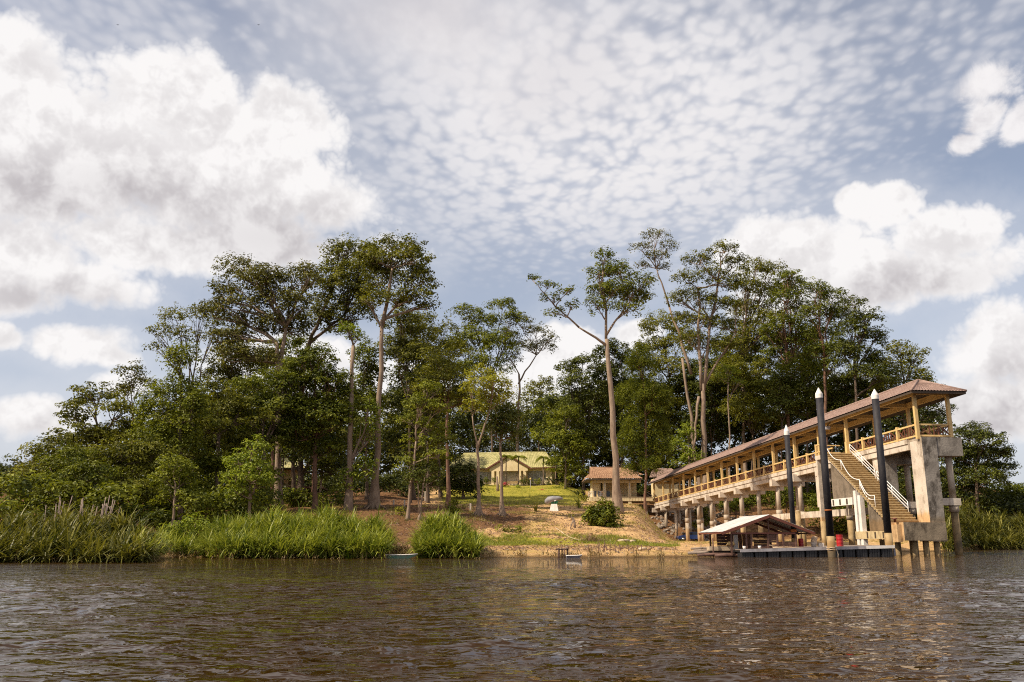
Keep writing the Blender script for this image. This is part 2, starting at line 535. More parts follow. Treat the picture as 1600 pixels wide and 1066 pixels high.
def leaf_quads(pos, nor, size, aspect=0.55, g=rng):
    """folded leaf-shaped faces at pos, facing nor; returns verts and quads"""
    n = len(pos)
    nor = unit(nor)
    a = unit(np.cross(nor, g.normal(size=(n, 3))))
    b = np.cross(nor, a)
    L = size[:, None]
    base = pos - a * L * .5
    tip = pos + a * L * .5 - nor * L * .10
    s1 = pos + b * L * aspect * .5 + nor * L * .10
    s2 = pos - b * L * aspect * .5 + nor * L * .10
    v = np.stack([base, s1, tip, s2], 1).reshape(-1, 3)
    q = np.arange(n * 4).reshape(n, 4)
    return v, q


def crown_leaves(blobs, leaf=0.36, lai=3.0, clump=0.9, seed=1, flat=0.75, tint_bias=0.0, aspect=.6, droop=0.0, full=False):
    """blobs: (centre, (rx, ry, rz)). Foliage gathers in clumps spread through each blob, with gaps between them."""
    g = np.random.default_rng(seed)
    leaf *= .84
    lai *= .90
    Ps, Ns, Ss, Ts, Cs = [], [], [], [], []
    for c, r in blobs:
        c = np.array(c); r = np.array(r)
        r = r * np.array([1.10, 1.10, 1.28])
        area = math.pi * r[0] * r[2]
        ncl = max(5, int(area * 1.75 / (clump ** 2)))
        d = unit(g.normal(size=(ncl, 3)))
        if not full:
            d[:, 2] = np.where(d[:, 2] < -.35, -d[:, 2] * .6, d[:, 2])
        rad = g.uniform(.25, 1.0, ncl) ** .55
        cc = c + d * rad[:, None] * r
        cr = clump * g.uniform(.55, 1.3, ncl)
        per = max(6, int(lai * area / (.5 * aspect * leaf * leaf) / ncl / 1.25))
        k = np.repeat(np.arange(ncl), per)
        n = len(k)
        ld = unit(g.normal(size=(n, 3)) + np.array([0, 0, .35]))
        lr = g.uniform(.3, 1.0, n) ** .6
        off = ld * lr[:, None] * cr[k][:, None]
        off[:, 2] *= flat
        off[:, 2] -= droop * (off[:, 0] ** 2 + off[:, 1] ** 2) / np.maximum(cr[k], .1)
        Ps.append(cc[k] + off)
        Ns.append(ld * .8 + d[k] * .5 + np.array([0, 0, .8]) + g.normal(size=(n, 3)) * .45)
        Ss.append(leaf * g.uniform(.6, 1.35, n))
        ct = g.normal(size=ncl) * .20
        Ts.append(np.clip(.42 + tint_bias + ct[k] + g.normal(size=n) * .20, 0, 1))
        Cs.append(cc)
    p = np.concatenate(Ps)
    v, q = leaf_quads(p, np.concatenate(Ns), np.concatenate(Ss), aspect, g)
    return v, q, np.concatenate(Ts), Cs


def blades(base, az, lean, length, width, curl, seg=3, g=rng):
    """arching grass blades as tapered strips"""
    n = len(base)
    hx, hy = np.cos(az), np.sin(az)
    side = np.stack([-hy, hx, np.zeros(n)], 1)
    rows = []
    p = base.copy()
    ang = lean.copy()
    step = length / seg
    for i in range(seg + 1):
        wdt = width * (1 - (i / seg) ** 1.5 * .92) * (0.75 if i == 0 else 1)
        rows.append((p - side * wdt[:, None] * .5, p + side * wdt[:, None] * .5))
        dirv = np.stack([hx * np.sin(ang), hy * np.sin(ang), np.cos(ang)], 1)
        p = p + dirv * step[:, None]
        ang = ang + curl
    v = np.stack([x for r in rows for x in r], 1)
    m = 2 * (seg + 1)
    v = v.reshape(-1, 3)
    o = np.arange(n) * m
    qs = []
    for i in range(seg):
        qs.append(np.stack([o + 2 * i, o + 2 * i + 1, o + 2 * i + 3, o + 2 * i + 2], 1))
    q = np.stack(qs, 1).reshape(-1, 4)
    return v, q

# ------------------------------------------------------------------ terrain
SHORE_U = np.array([-9000, -900, 0, 225, 245, 262, 310, 345, 600, 640, 745, 780, 1000, 1100, 1160, 1250, 1480, 1515, 1600, 2600, 9000], float)
SHORE_Y = np.array([60, 46, 46.3, 46.5, 50, 60, 62, 57, 57, 58.5, 57, 60, 62, 65, 74, 92, 100, 116, 120, 120, 160], float)
SHORE_T = (SHORE_U - 800.0) / 1396.0


def sstep(a, lo, hi):
    t = np.clip((a - lo) / (hi - lo), 0, 1)
    return t * t * (3 - 2 * t)


def bumps(x, y):
    return (np.sin(x * .31 + np.sin(y * .23) * 1.7) * np.cos(y * .27 + np.sin(x * .19) * 1.3) * .5
            + np.sin(x * .83 + y * .41) * np.cos(y * .77 - x * .35) * .22 + np.sin(x * 1.9 - y * 1.3) * np.sin(y * 2.1 + x * .7) * .08)


def gh(x, y):
    """height of the land at (x, y); the river lies at 0"""
    x = np.asarray(x, float); y = np.asarray(y, float)
    t = x / np.maximum(y, 20.0)
    s = y - np.interp(t, SHORE_T, SHORE_Y)
    up = np.interp(s, [-60, -8, 0, 3, 12, 14, 30, 45, 60, 120, 128, 300, 900], [-4, -1.2, -.03, .32, .80, .98, 3.6, 4.9, 6.3, 12.2, 12.8, 19, 30])
    flat = np.interp(s, [-60, -8, 0, 4, 20], [-4, -1.2, -.03, .42, .75]) + np.interp(y, [95, 138, 142, 156, 165, 190, 300, 900], [0, .2, .5, 5.6, 7.6, 11.8, 19, 30]) * sstep(s, 4, 20)
    low = np.interp(s, [-60, -8, 0, 4, 40, 120, 900], [-4, -1.2, -.03, .5, 3, 9, 24])
    wr = np.maximum(sstep(t, .135, .185), sstep(y, 115, 140) * sstep(x, 9.5, 15))
    h = up * (1 - wr) + flat * wr
    wl = sstep(t, .53, .60)
    h = h * (1 - wl) + low * wl
    return h + bumps(x, y) * .30 * np.clip(s / 20, 0, 1)


def G(x, y):
    return float(gh(x, y))


def hit(u, v, ymax=260):
    """where the line of sight through (u, v) meets the land"""
    d = ray(u, v)
    y = 44.0
    while y < ymax:
        k = y / d.y
        if CAM_H + d.z * k <= G(d.x * k, y):
            break
        y += .4
    return Vector((d.x * y / d.y, y, G(d.x * y / d.y, y)))


xs = np.concatenate([-np.geomspace(2500, 95, 16), np.arange(-92, 112, 1.0), np.geomspace(115, 2500, 16)])
ys = np.concatenate([np.arange(36, 62, .8), np.arange(62, 230, 1.0), np.geomspace(235, 3000, 18)])
XX, YY = np.meshgrid(xs, ys)
ZZ = gh(XX, YY) + np.where((YY < 230), rng.normal(size=XX.shape) * .06 * sstep(YY - np.interp(XX / YY, SHORE_T, SHORE_Y), 2, 16), 0)
nx, ny = len(xs), len(ys)
tv = np.stack([XX.ravel(), YY.ravel(), ZZ.ravel()], 1)
ii = np.arange(nx * ny).reshape(ny, nx)
tq = np.stack([ii[:-1, :-1].ravel(), ii[:-1, 1:].ravel(), ii[1:, 1:].ravel(), ii[1:, :-1].ravel()], 1)

# ground cover zones: what the soil itself is (lawn, litter under the trees, sand)
TT = XX / YY
UU = 800 + TT * 1390
SS = YY - np.interp(TT, SHORE_T, SHORE_Y)
lawn = sstep(SS, 46, 56) * sstep(UU, 660, 720) * (1 - sstep(UU, 890, 930)) * (1 - sstep(SS, 140, 150))
strip = np.exp(-((SS - 14) / 3.0) ** 2) * sstep(UU, 735, 760) * (1 - sstep(UU, 1010, 1060))
lawn = np.clip(lawn + strip * .75, 0, 1)
litter = np.clip((1 - sstep(UU, 620, 700)) + sstep(SS, 18, 24) * (1 - sstep(SS, 44, 52)) * (1 - sstep(UU, 790, 860)) + sstep(SS, 60, 90) * sstep(UU, 900, 960), 0, 1) * sstep(SS, 6, 16)
litter = np.maximum(litter, sstep(YY, 139, 146) * sstep(XX, 12, 20))

gm = bpy.data.materials.new('soil')
gm.use_nodes = True
t = NT(gm.node_tree)
b = t.n['Principled BSDF']
tc = t.new('ShaderNodeTexCoord').outputs['Object']
aL = t.new('ShaderNodeAttribute', attribute_name='lawn').outputs['Fac']
aD = t.new('ShaderNodeAttribute', attribute_name='litter').outputs['Fac']
n1 = t.noise(tc, .55, 8, .68)
n2 = t.noise(tc, 3.1, 6, .7)
n3 = t.noise(t.mapping(tc, (1, 1.0, 1), loc=(31, 7, 0)), .23, 6, .62)
sand = t.mix(t.step(n2, .38, .62), (.50, .30, .135), (.66, .43, .21))
sand = t.mix(t.math('MULTIPLY', t.step(n1, .52, .64), .6), sand, (.36, .185, .07))
dry = t.mix(t.step(n2, .35, .65), (.34, .24, .06), (.50, .35, .11))
sand = t.mix(t.math('MULTIPLY', t.step(n3, .50, .60), .55), sand, dry)
lit_c = t.mix(t.step(n2, .40, .62), (.105, .05, .022), (.24, .125, .058))
lit_c = t.mix(t.step(n1, .58, .66), lit_c, (.30, .19, .08))
grs = t.mix(t.step(n2, .3, .7), (.25, .225, .026), (.42, .35, .055))
c = t.mix(t.step(t.math('ADD', aD, t.math('MULTIPLY_ADD', n1, 1.3, -.65)), .32, .62), sand, lit_c)
patchy = t.step(t.noise(t.mapping(tc, (1, 1.6, 1), loc=(5, 3, 0)), .75, 8, .7), .50, .60)
c = t.mix(t.math('MULTIPLY', patchy, .55), c, (.20, .105, .045))
c = t.mix(t.step(t.math('ADD', aL, t.math('MULTIPLY_ADD', n1, 1.2, -.6)), .35, .6), c, grs)
sz = t.new('ShaderNodeSeparateXYZ'); t.put(sz.inputs[0], tc)
c = t.mix(t.math('SUBTRACT', 1.0, t.step(sz.outputs[2], -.02, .16)), c, (.13, .075, .03))
t.put(b.inputs['Base Color'], c)
b.inputs['Roughness'].default_value = .95
b.inputs['Specular IOR Level'].default_value = .15
bn = t.new('ShaderNodeBump'); bn.inputs['Strength'].default_value = .9; bn.inputs['Distance'].default_value = .30
t.put(bn.inputs['Height'], t.math('ADD', t.noise(tc, 1.6, 8, .72), t.math('MULTIPLY', t.noise(tc, 9, 4, .6), .35)))
t.l.new(bn.outputs[0], b.inputs['Normal'])
MATS['soil'] = gm
me = np_mesh('ground', tv, tq, 'soil', smooth=True)
for nm, arr in (('lawn', lawn), ('litter', litter)):
    at = me.attributes.new(nm, 'FLOAT', 'POINT')
    at.data.foreach_set('value', arr.ravel().astype(np.float32))
put_mesh('ground', me, kind='structure', label='sandy river bank rising to a dry grassy slope under the trees')

# ------------------------------------------------------------------ river
wm = bpy.data.materials.new('river_water')
wm.use_nodes = True
t = NT(wm.node_tree)
b = t.n['Principled BSDF']
tc = t.new('ShaderNodeTexCoord').outputs['Object']
t.put(b.inputs['Base Color'], t.mix(t.step(t.noise(tc, .05, 3, .5), .4, .6), (.029, .0135, .0020), (.038, .018, .0030)))
b.inputs['Roughness'].default_value = .02
b.inputs['IOR'].default_value = 1.33
b.inputs['Specular IOR Level'].default_value = .20
v = t.mapping(tc, (.62, 1.0, 1), (0, 0, R(6)))
h = t.math('MULTIPLY', t.math('POWER', t.noise(v, 2.6, 3, .55, .3), 3.6), 6.0)   # mostly flat with scattered sharp ripples
h = t.math('ADD', h, t.math('MULTIPLY', t.noise(t.mapping(tc, (.7, 1, 1), (0, 0, R(-14))), 6.5, 2, .5, .3), .20))
gust = t.step(t.noise(t.mapping(tc, (.35, 1, 1)), .42, 4, .62), .34, .66)
gust2 = t.step(t.noise(t.mapping(tc, (.5, 1, 1)), .05, 3, .6), .3, .7)
bn = t.new('ShaderNodeBump'); bn.inputs['Distance'].default_value = .080
t.put(bn.inputs['Strength'], t.math('MULTIPLY', t.math('MULTIPLY_ADD', gust, .65, .35), t.math('MULTIPLY_ADD', gust2, .35, .65), clamp=True))
t.put(bn.inputs['Height'], h)
t.l.new(bn.outputs[0], b.inputs['Normal'])
MATS['river_water'] = wm
wx = np.concatenate([[-3000, -600, -150], np.arange(-90, -40, 4.0), np.arange(-40, -20, .5), np.arange(-20, 20, .14), np.arange(20, 40, .5), np.arange(40, 91, 4.0), [150, 600, 3000]])
wy = np.concatenate([[-600, -100, -20, 0], np.arange(4.5, 26, .078), 26 * np.exp(np.linspace(0, 1, 90) * math.log(66 / 26)), np.arange(70, 131, 5.0), [200, 600, 3000]])
WX, WY = np.meshgrid(wx, wy)
WZ = np.zeros(WX.shape)
gw_ = np.random.default_rng(12)
for _ in range(64):                                    # wind ripples: many small wave trains, crests mostly across the view
    lam = math.exp(gw_.uniform(math.log(.24), math.log(.85)))
    th = gw_.normal(math.radians(84), .55)
    kx, ky = 2 * math.pi / lam * math.cos(th), 2 * math.pi / lam * math.sin(th)
    WZ += lam ** 1.0 * .0026 * np.sin(kx * WX + ky * WY + gw_.uniform(0, 6.28))
patch = 1 + .6 * np.sin(WX * .21 + 1.1 * np.sin(WY * .13)) * np.sin(WY * .30 + .7 * np.sin(WX * .17))
fade = np.clip((40 - WY) / 18, 0, 1) * np.clip((40 - np.abs(WX)) / 16, 0, 1)
patch *= .55 + .75 * np.clip(.5 + np.sin(WX * 1.3 + 2 * np.sin(WY * .55)) * np.sin(WY * 1.1 + 1.5 * np.sin(WX * .8)) , 0, 1)
WZ = (WZ + 14 * WZ * WZ - .006) * patch * fade
jj = np.arange(WX.size).reshape(WX.shape)
wq = np.stack([jj[:-1, :-1].ravel(), jj[:-1, 1:].ravel(), jj[1:, 1:].ravel(), jj[1:, :-1].ravel()], 1)
put_mesh('river', np_mesh('river', np.stack([WX.ravel(), WY.ravel(), WZ.ravel()], 1), wq, 'river_water', smooth=True),
         kind='structure', label='brown rippled river water in front of the bank')

# ------------------------------------------------------------------ covered pier
PIER_D = Vector((24.8 - 32.8, 154.3 - 70.0, 0)).normalized()
PIER_R = Vector((PIER_D.y, -PIER_D.x, 0))
PIER_RZ = math.atan2(-PIER_D.x, PIER_D.y)
HW = 1.42                                  # half width between the post lines
PO = Vector((32.8, 70.0, 0)) + PIER_R * HW
ZA, ZB = P(1434, 681, 70.0).z, P(1022, 787, 154.3).z
SL = (ZA - ZB) / 84.7
BAY, NB = 6.0, 14


def zr(b):
    """height of the bottom rail, b metres from the river end"""
    return ZA - SL * b


def PW(a, b, z=0.0):
    q = PO + PIER_R * a + PIER_D * b
    return Vector((q.x, q.y, z))


def gp(a, b):
    q = PW(a, b)
    return G(q.x, q.y)


pier = thing('covered_pier', 'long yellow-posted covered pier on concrete columns with brown tiled roof reaching out from the bank', 'pier', (PO.x, PO.y, 0), PIER_RZ)


def tiled_slope(name, m, parent, p00, p10, p11, p01, period=0.30, course=0.40, amp=0.035, kind=None, loc=None, rot=None, subs=4):
    """corrugated tile sheet over a (possibly skewed) quad: p00->p10 along the eave, p01/p11 along the ridge"""
    p00, p10, p11, p01 = [np.array(p, float) for p in (p00, p10, p11, p01)]
    nu = max(4, int(np.linalg.norm(p10 - p00) / period) * subs)
    nr = max(2, int(np.linalg.norm(p01 - p00) / course))
    nrm = np.cross(p10 - p00, p01 - p00); nrm /= np.linalg.norm(nrm)
    us = np.linspace(0, 1, nu + 1)
    vs_ = []
    for r_ in range(nr):
        vs_ += [(r_ / nr, .035), ((r_ + .97) / nr, 0.0)]
    V = []
    for (t_, lift) in vs_:
        a = p00 + (p01 - p00) * t_; bq = p10 + (p11 - p10) * t_
        base = a[None] + (bq - a)[None] * us[:, None]
        wv = np.abs(np.sin(np.pi * (us * nu / subs))) * amp + lift
        V.append(base + nrm[None] * wv[:, None])
    V = np.concatenate(V)
    n1 = nu + 1
    idx = np.arange(len(V)).reshape(len(vs_), n1)
    q = np.stack([idx[:-1, :-1].ravel(), idx[:-1, 1:].ravel(), idx[1:, 1:].ravel(), idx[1:, :-1].ravel()], 1)
    return put_mesh(name, np_mesh(name, V, q, m), parent, loc, rot, kind=kind)


EAVE_A, EAVE_H, RIDGE_H = 2.35, 3.44, 4.86
b0, b1, bh = -1.3, 85.2, 1.5
EL = lambda b: zr(b) + EAVE_H
RL = lambda b: zr(b) + RIDGE_H
tiled_slope('roof_tiles', 'roof_tile_brown', pier, (-EAVE_A, b1, EL(b1)), (-EAVE_A, b0, EL(b0)), (0, bh, RL(bh)), (0, b1, RL(b1)))
tiled_slope('roof_tiles', 'roof_tile_brown', pier, (EAVE_A, b0, EL(b0)), (EAVE_A, b1, EL(b1)), (0, b1, RL(b1)), (0, bh, RL(bh)))
tiled_slope('roof_tiles', 'roof_tile_brown', pier, (-EAVE_A, b0, EL(b0)), (EAVE_A, b0, EL(b0)), (0.02, bh, RL(bh)), (-0.02, bh, RL(bh)), period=.26)
m = MB()
m.tube([(0, b1, RL(b1) + .04), (0, bh, RL(bh) + .04)], .11, 8)
for s in (-1, 1):
    m.tube([(0, bh, RL(bh) + .04), (s * EAVE_A, b0, EL(b0) + .05)], .10, 8)
m.build('ridge_cap', 'roof_tile_brown', pier)
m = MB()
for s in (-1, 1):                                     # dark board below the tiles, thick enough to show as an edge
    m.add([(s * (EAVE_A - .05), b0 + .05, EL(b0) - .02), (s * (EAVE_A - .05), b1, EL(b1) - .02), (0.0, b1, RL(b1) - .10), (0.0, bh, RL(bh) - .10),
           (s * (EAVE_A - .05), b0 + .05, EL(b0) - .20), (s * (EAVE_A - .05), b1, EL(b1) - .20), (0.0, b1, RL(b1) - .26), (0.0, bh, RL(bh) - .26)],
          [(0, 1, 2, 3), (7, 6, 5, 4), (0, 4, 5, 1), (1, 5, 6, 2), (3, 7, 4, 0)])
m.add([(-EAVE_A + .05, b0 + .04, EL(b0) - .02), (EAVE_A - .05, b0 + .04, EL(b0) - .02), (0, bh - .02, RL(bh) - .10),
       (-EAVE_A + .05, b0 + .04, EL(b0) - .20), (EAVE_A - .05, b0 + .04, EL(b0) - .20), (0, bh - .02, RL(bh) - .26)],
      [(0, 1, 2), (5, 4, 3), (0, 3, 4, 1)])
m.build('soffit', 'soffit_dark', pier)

# eave beams, tie beams, posts
for s in (-1, 1):
    m = MB()
    for i in range(NB):
        y0, y1 = i * BAY - (.16 if i == 0 else 0), (i + 1) * BAY
        m.bar((s * HW, y0, zr(y0) + 3.52), (s * HW, y1, zr(y1) + 3.52), .22, .46)
    m.build('eave_beam', 'paint_yellow', pier)
tie = MB().box(-HW + .11, HW - .11, -.10, .10, 3.36, 3.70).mesh('tie_beam', 'paint_yellow')
m = MB()
m.box(-.13, .13, -.13, .13, -.25, 3.34)
post_me = m.mesh('post', 'paint_yellow')
for i in range(NB + 1):
    b_ = i * BAY
    put_mesh('tie_beam', tie, pier, (0, b_, zr(b_)))
    for s in (-1, 1):
        put_mesh('post', post_me, pier, (s * HW, b_, zr(b_)))

# railing: one panel per half bay (rails and small post), brown crossed lattice inside
half = BAY / 2


def panel_mesh(L, slope, small_post):
    m, x = MB(), MB()
    e0, e1 = .13, L - .12
    zz = lambda y: -slope * y
    m.bar((0, e0, zz(e0) + .92), (0, e1, zz(e1) + .92), .13, .13)
    m.bar((0, e0, zz(e0) + .02), (0, e1, zz(e1) + .02), .12, .13)
    if small_post:
        m.box(-.11, .11, L - .11, L + .11, zz(L) - .2, zz(L) + 1.12)
    n = 3
    for j in range(n):
        y0 = e0 + (e1 - e0) * j / n; y1 = e0 + (e1 - e0) * (j + 1) / n
        if j % 2 == 0:
            x.bar((-.012, y0, zz(y0) + .10), (-.012, y1, zz(y1) + .84), .05, .07)
            x.bar((.04, y0, zz(y0) + .84), (.04, y1, zz(y1) + .10), .05, .07)
        else:
            for yy in (y0 + .05, (y0 + y1) / 2, y1 - .05):
                x.box(-.04, .04, yy - .04, yy + .04, zz(yy) + .09, zz(yy) + .855)
    return m.mesh('railing', 'paint_yellow'), x.mesh('lattice', 'lattice_brown')


rail_a = panel_mesh(half, SL, True)
rail_b = panel_mesh(half, SL, False)
for i in range(NB * 2):
    b_ = i * half
    for s in (-1, 1):
        if s < 0 and 10.9 < b_ + half / 2 < 14:
            continue                                    # the gap where the staircase lands
        me = rail_a if i % 2 == 0 else rail_b
        r_ = put_mesh('railing', me[0], pier, (s * HW, b_, zr(b_)))
        put_mesh('lattice', me[1], r_)
ra, rl = panel_mesh(2 * HW, 0.0, False)
r_ = put_mesh('railing', ra, pier, (HW, 0, zr(0)), (0, 0, R(90)))
put_mesh('lattice', rl, r_)

# deck and edge beams
m = MB()
for i in range(NB):
    y0, y1 = i * BAY, (i + 1) * BAY
    m.bar((0, y0, zr(y0) - .22), (0, y1, zr(y1) - .22), 2 * HW - .1, .2)
m.build('deck', 'concrete_round', pier)
for s in (-1, 1):
    m = MB()
    for i in range(NB):
        y0, y1 = i * BAY + (1.42 if i == 0 else 0), (i + 1) * BAY
        m.bar((s * HW, y0, zr(y0) - .30), (s * HW, y1, zr(y1) - .30), .36, .36)
        m.bar((s * (HW - .05), y0, zr(y0) - .73), (s * (HW - .05), y1, zr(y1) - .73), .30, .48)
    m.build('edge_beam', 'concrete_pale', pier)

# crossheads and round columns with collars
cross = MB().box(-1.95, 1.95, -.35, .35, -1.55, -.80).mesh('crosshead', 'concrete_pale')
for i in range(3, NB + 1):
    b_ = i * BAY
    put_mesh('crosshead', cross, pier, (0, b_, zr(b_)))
    for s in (-1, 1):
        a_ = s * 1.15
        zt, zg = zr(b_) - 1.55, min(gp(a_, b_), zr(b_) - 2.2) - .8
        zc = 3.5 + .35 * ((i * 7) % 3)
        m = MB()
        if i < 12:
            zc = max(zc, zg + 1.6)
            m.lathe([(.25, zc + .3), (.23, zt)], (a_, b_, 0), 12)
            colm = m.build('column', 'concrete_round', pier)
            MB().lathe([(.33, zc - .35), (.34, zc + .3)], (a_, b_, 0), 12).build('collar', 'concrete_round', colm)
            MB().lathe([(.29, zg), (.29, zc - .35)], (a_, b_, 0), 12).build('pile', 'pile_sleeve' if i < 8 else 'concrete_round', colm)
        else:
            m.lathe([(.24, zg), (.23, zt)], (a_, b_, 0), 12)
            m.build('column', 'concrete_round', pier)
# haunched wall panel under the landing bay
MB().prism([(-1.9, zr(18) - 1.55), (-.2, zr(18) - 1.55), (-.9, zr(18) - 2.3), (-.95, zr(18) - 4.6), (-1.9, zr(18) - 4.6)], 'y', 17.6, 18.4).build('haunch_wall', 'concrete_pale', pier)
MB().lathe([(.33, -1.0), (.33, zr(18) - 4.6)], (-1.45, 18, 0), 12).build('column', 'pile_sleeve', pier)

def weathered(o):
    """river-facing concrete darker than the flanks: stains, plus shade put into the colour"""
    o.data.materials.append(MATS['concrete_grey_shaded'])
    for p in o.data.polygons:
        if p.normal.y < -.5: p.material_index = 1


# two portal frames at the river end
for bb in (-.35, 6.0):
    top = zr(max(bb, 0)) - .12
    lowz = 1.05
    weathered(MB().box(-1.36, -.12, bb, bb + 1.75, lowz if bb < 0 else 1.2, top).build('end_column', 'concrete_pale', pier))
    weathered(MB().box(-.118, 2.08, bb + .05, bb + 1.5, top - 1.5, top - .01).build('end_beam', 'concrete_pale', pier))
    zt = top - 1.5
    cl = MB().lathe([(.26, 4.2), (.25, zt)], (1.22, bb + .75, 0), 14).build('column', 'concrete_round', pier)
    MB().lathe([(.36, 3.35), (.37, 3.85)], (1.22, bb + .75, 0), 14).build('collar', 'concrete_round', cl)
    MB().lathe([(.29, -1.5), (.29, 3.35)], (1.22, bb + .75, 0), 14).build('pile', 'concrete_wet', cl)
    MB().box(-.118, 1.62, bb + .35, bb + 1.15, 3.86, 4.42).build('tie_beam', 'concrete_pale', pier)
MB().box(-2.6, -1.362, 6.3, 7.0, 3.9, 4.4).build('tie_beam', 'concrete_pale', pier)

# base block where the staircase ends, on short piles
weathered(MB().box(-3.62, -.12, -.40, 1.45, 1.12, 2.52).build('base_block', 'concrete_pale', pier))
MB().box(-4.0, -3.625, -.1, 1.0, 1.0, 2.35).build('kerb_block', 'concrete_pale', pier)
stub = MB().lathe([(.23, -1.6), (.23, 1.12)], (0, 0, 0), 12).mesh('pile', 'concrete_wet')
for a_, b_ in ((-2.55, .2), (-1.65, .1), (-.75, .1), (-3.3, 1.3), (-1.9, 1.6)):
    put_mesh('pile', stub, pier, (a_, b_, 0))

# staircase running down along the left side
SA0, SA1 = -4.15, -1.62
S_TOP, S_BOT, NST = 11.2, .9, 30
zt, zb_ = zr(11) - .12, 2.53
rise, run = (zt - zb_) / NST, (S_TOP - S_BOT) / NST
stair = MB().add([(SA0 + .12, S_TOP, zt - .42), (SA1 - .05, S_TOP, zt - .42), (SA1 - .05, S_BOT, zb_ - .30), (SA0 + .12, S_BOT, zb_ - .30),
                  (SA0 + .12, S_TOP, zt - .24), (SA1 - .05, S_TOP, zt - .24), (SA1 - .05, S_BOT, zb_ - .02), (SA0 + .12, S_BOT, zb_ - .02)],
                 [(3, 2, 1, 0), (4, 5, 6, 7), (0, 1, 5, 4), (1, 2, 6, 5), (2, 3, 7, 6), (3, 0, 4, 7)]).build('staircase', 'concrete_pale', pier)
sm_ = MB()
sm_.box(SA0, SA1, .035, run + .05, -rise + .002, -.055)
sm_.box(SA0 - .02, SA1, -.03, run + .03, -.055, 0)
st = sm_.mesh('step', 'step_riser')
st.materials.append(MATS['step_ochre'])  # risers darker than nosings: overhang shadow and dirt put into the colour
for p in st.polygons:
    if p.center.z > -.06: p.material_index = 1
for i in range(NST):
    put_mesh('step', st, stair, (0, S_BOT + run * i, zb_ + rise * (i + 1)))
slope_z = lambda b: zb_ + (b - S_BOT) * (zt - zb_) / (S_TOP - S_BOT)
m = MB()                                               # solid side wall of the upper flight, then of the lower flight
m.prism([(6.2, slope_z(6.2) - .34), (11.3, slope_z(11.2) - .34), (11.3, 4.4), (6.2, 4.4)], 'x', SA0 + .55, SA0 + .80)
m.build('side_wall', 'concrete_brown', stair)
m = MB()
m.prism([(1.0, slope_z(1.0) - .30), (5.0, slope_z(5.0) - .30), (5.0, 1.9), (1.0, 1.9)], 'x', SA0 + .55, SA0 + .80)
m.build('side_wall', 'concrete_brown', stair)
for b_ in (5.15, 5.85):
    MB().box(SA0 - .02, SA0 + .36, b_, b_ + .42, -.8 if b_ > 5.5 else .7, slope_z(b_) - .32).build('stair_post', 'paint_white', stair)
m = MB()
m.box(SA0 - .05, SA0 + .42, .9, 6.4, 1.25, 1.88)
m.build('base_beam', 'step_ochre', stair)
for b_ in (1.6, 2.9, 4.2):
    MB().box(SA0 - .075, SA0 - .052, b_, b_ + .22, 1.32, 1.80).build('drain_slot', 'soffit_dark', stair)
# mid beam with dark slots beside the stair
bm_ = MB().box(SA0 - .05, SA0 + .35, 6.5, 11.4, 4.15, 4.78).build('mid_beam', 'paint_white', stair)
for b_ in (7.3, 8.6, 9.9, 11.0):
    MB().box(SA0 - .075, SA0 - .052, b_, b_ + .28, 4.22, 4.71).build('slot', 'soffit_dark', bm_)
# landing with its own railing and corner column
land = MB().box(SA0, -HW - .19, S_TOP, 13.2, zr(13) - .52, zr(13) - .13).build('landing', 'concrete_pale', pier)
for b_ in (11.35, 12.85):
    c_ = MB().box(SA0 + .02, SA0 + .36, b_, b_ + .30, 2.9, zr(13) - .522).build('landing_column', 'concrete_pale', pier)
    MB().lathe([(.24, -1.2), (.24, 2.9)], (SA0 + .19, b_ + .15, 0), 12).build('pile', 'pile_sleeve', c_)
m = MB()
m.tube([(SA0 - .06, 11.5, zr(13) - .2), (SA0 - .06, 11.5, 3.2)], .05, 8)
m.tube([(SA0 - .06, 11.8, zr(13) - .2), (SA0 - .06, 11.8, 3.2)], .05, 8)
m.build('drain_pipe', 'pipe_white', land)
m = MB()
zl = zr(13)
for (x_, y_) in ((SA0 + .1, 13.05), (SA0 + .95, 13.05)):
    m.box(x_ - .09, x_ + .09, y_ - .09, y_ + .09, zl - .13, zl + .95)
m.bar((SA0 + .1, 13.05, zl + .88), (-HW - .25, 13.05, zl + .88), .1, .1)
m.bar((SA0 + .1, 13.05, zl + .2), (-HW - .25, 13.05, zl + .2), .1, .1)
m.bar((SA0 + .1, 13.05, zl + .88), (SA0 + .1, 12.0, zl + .88), .1, .1)
m.bar((SA0 + .1, 13.05, zl + .2), (SA0 + .1, 12.0, zl + .2), .1, .1)
m.box(SA0 + .01, SA0 + .19, 11.9, 12.08, zl - .13, zl + 1.0)
m.build('landing_railing', 'paint_yellow', land)
MB().box(-HW - .5, -HW - .16, S_TOP + .02, S_TOP + .34, zl - .13, zl + 1.05).build('newel_post', 'paint_yellow', land)
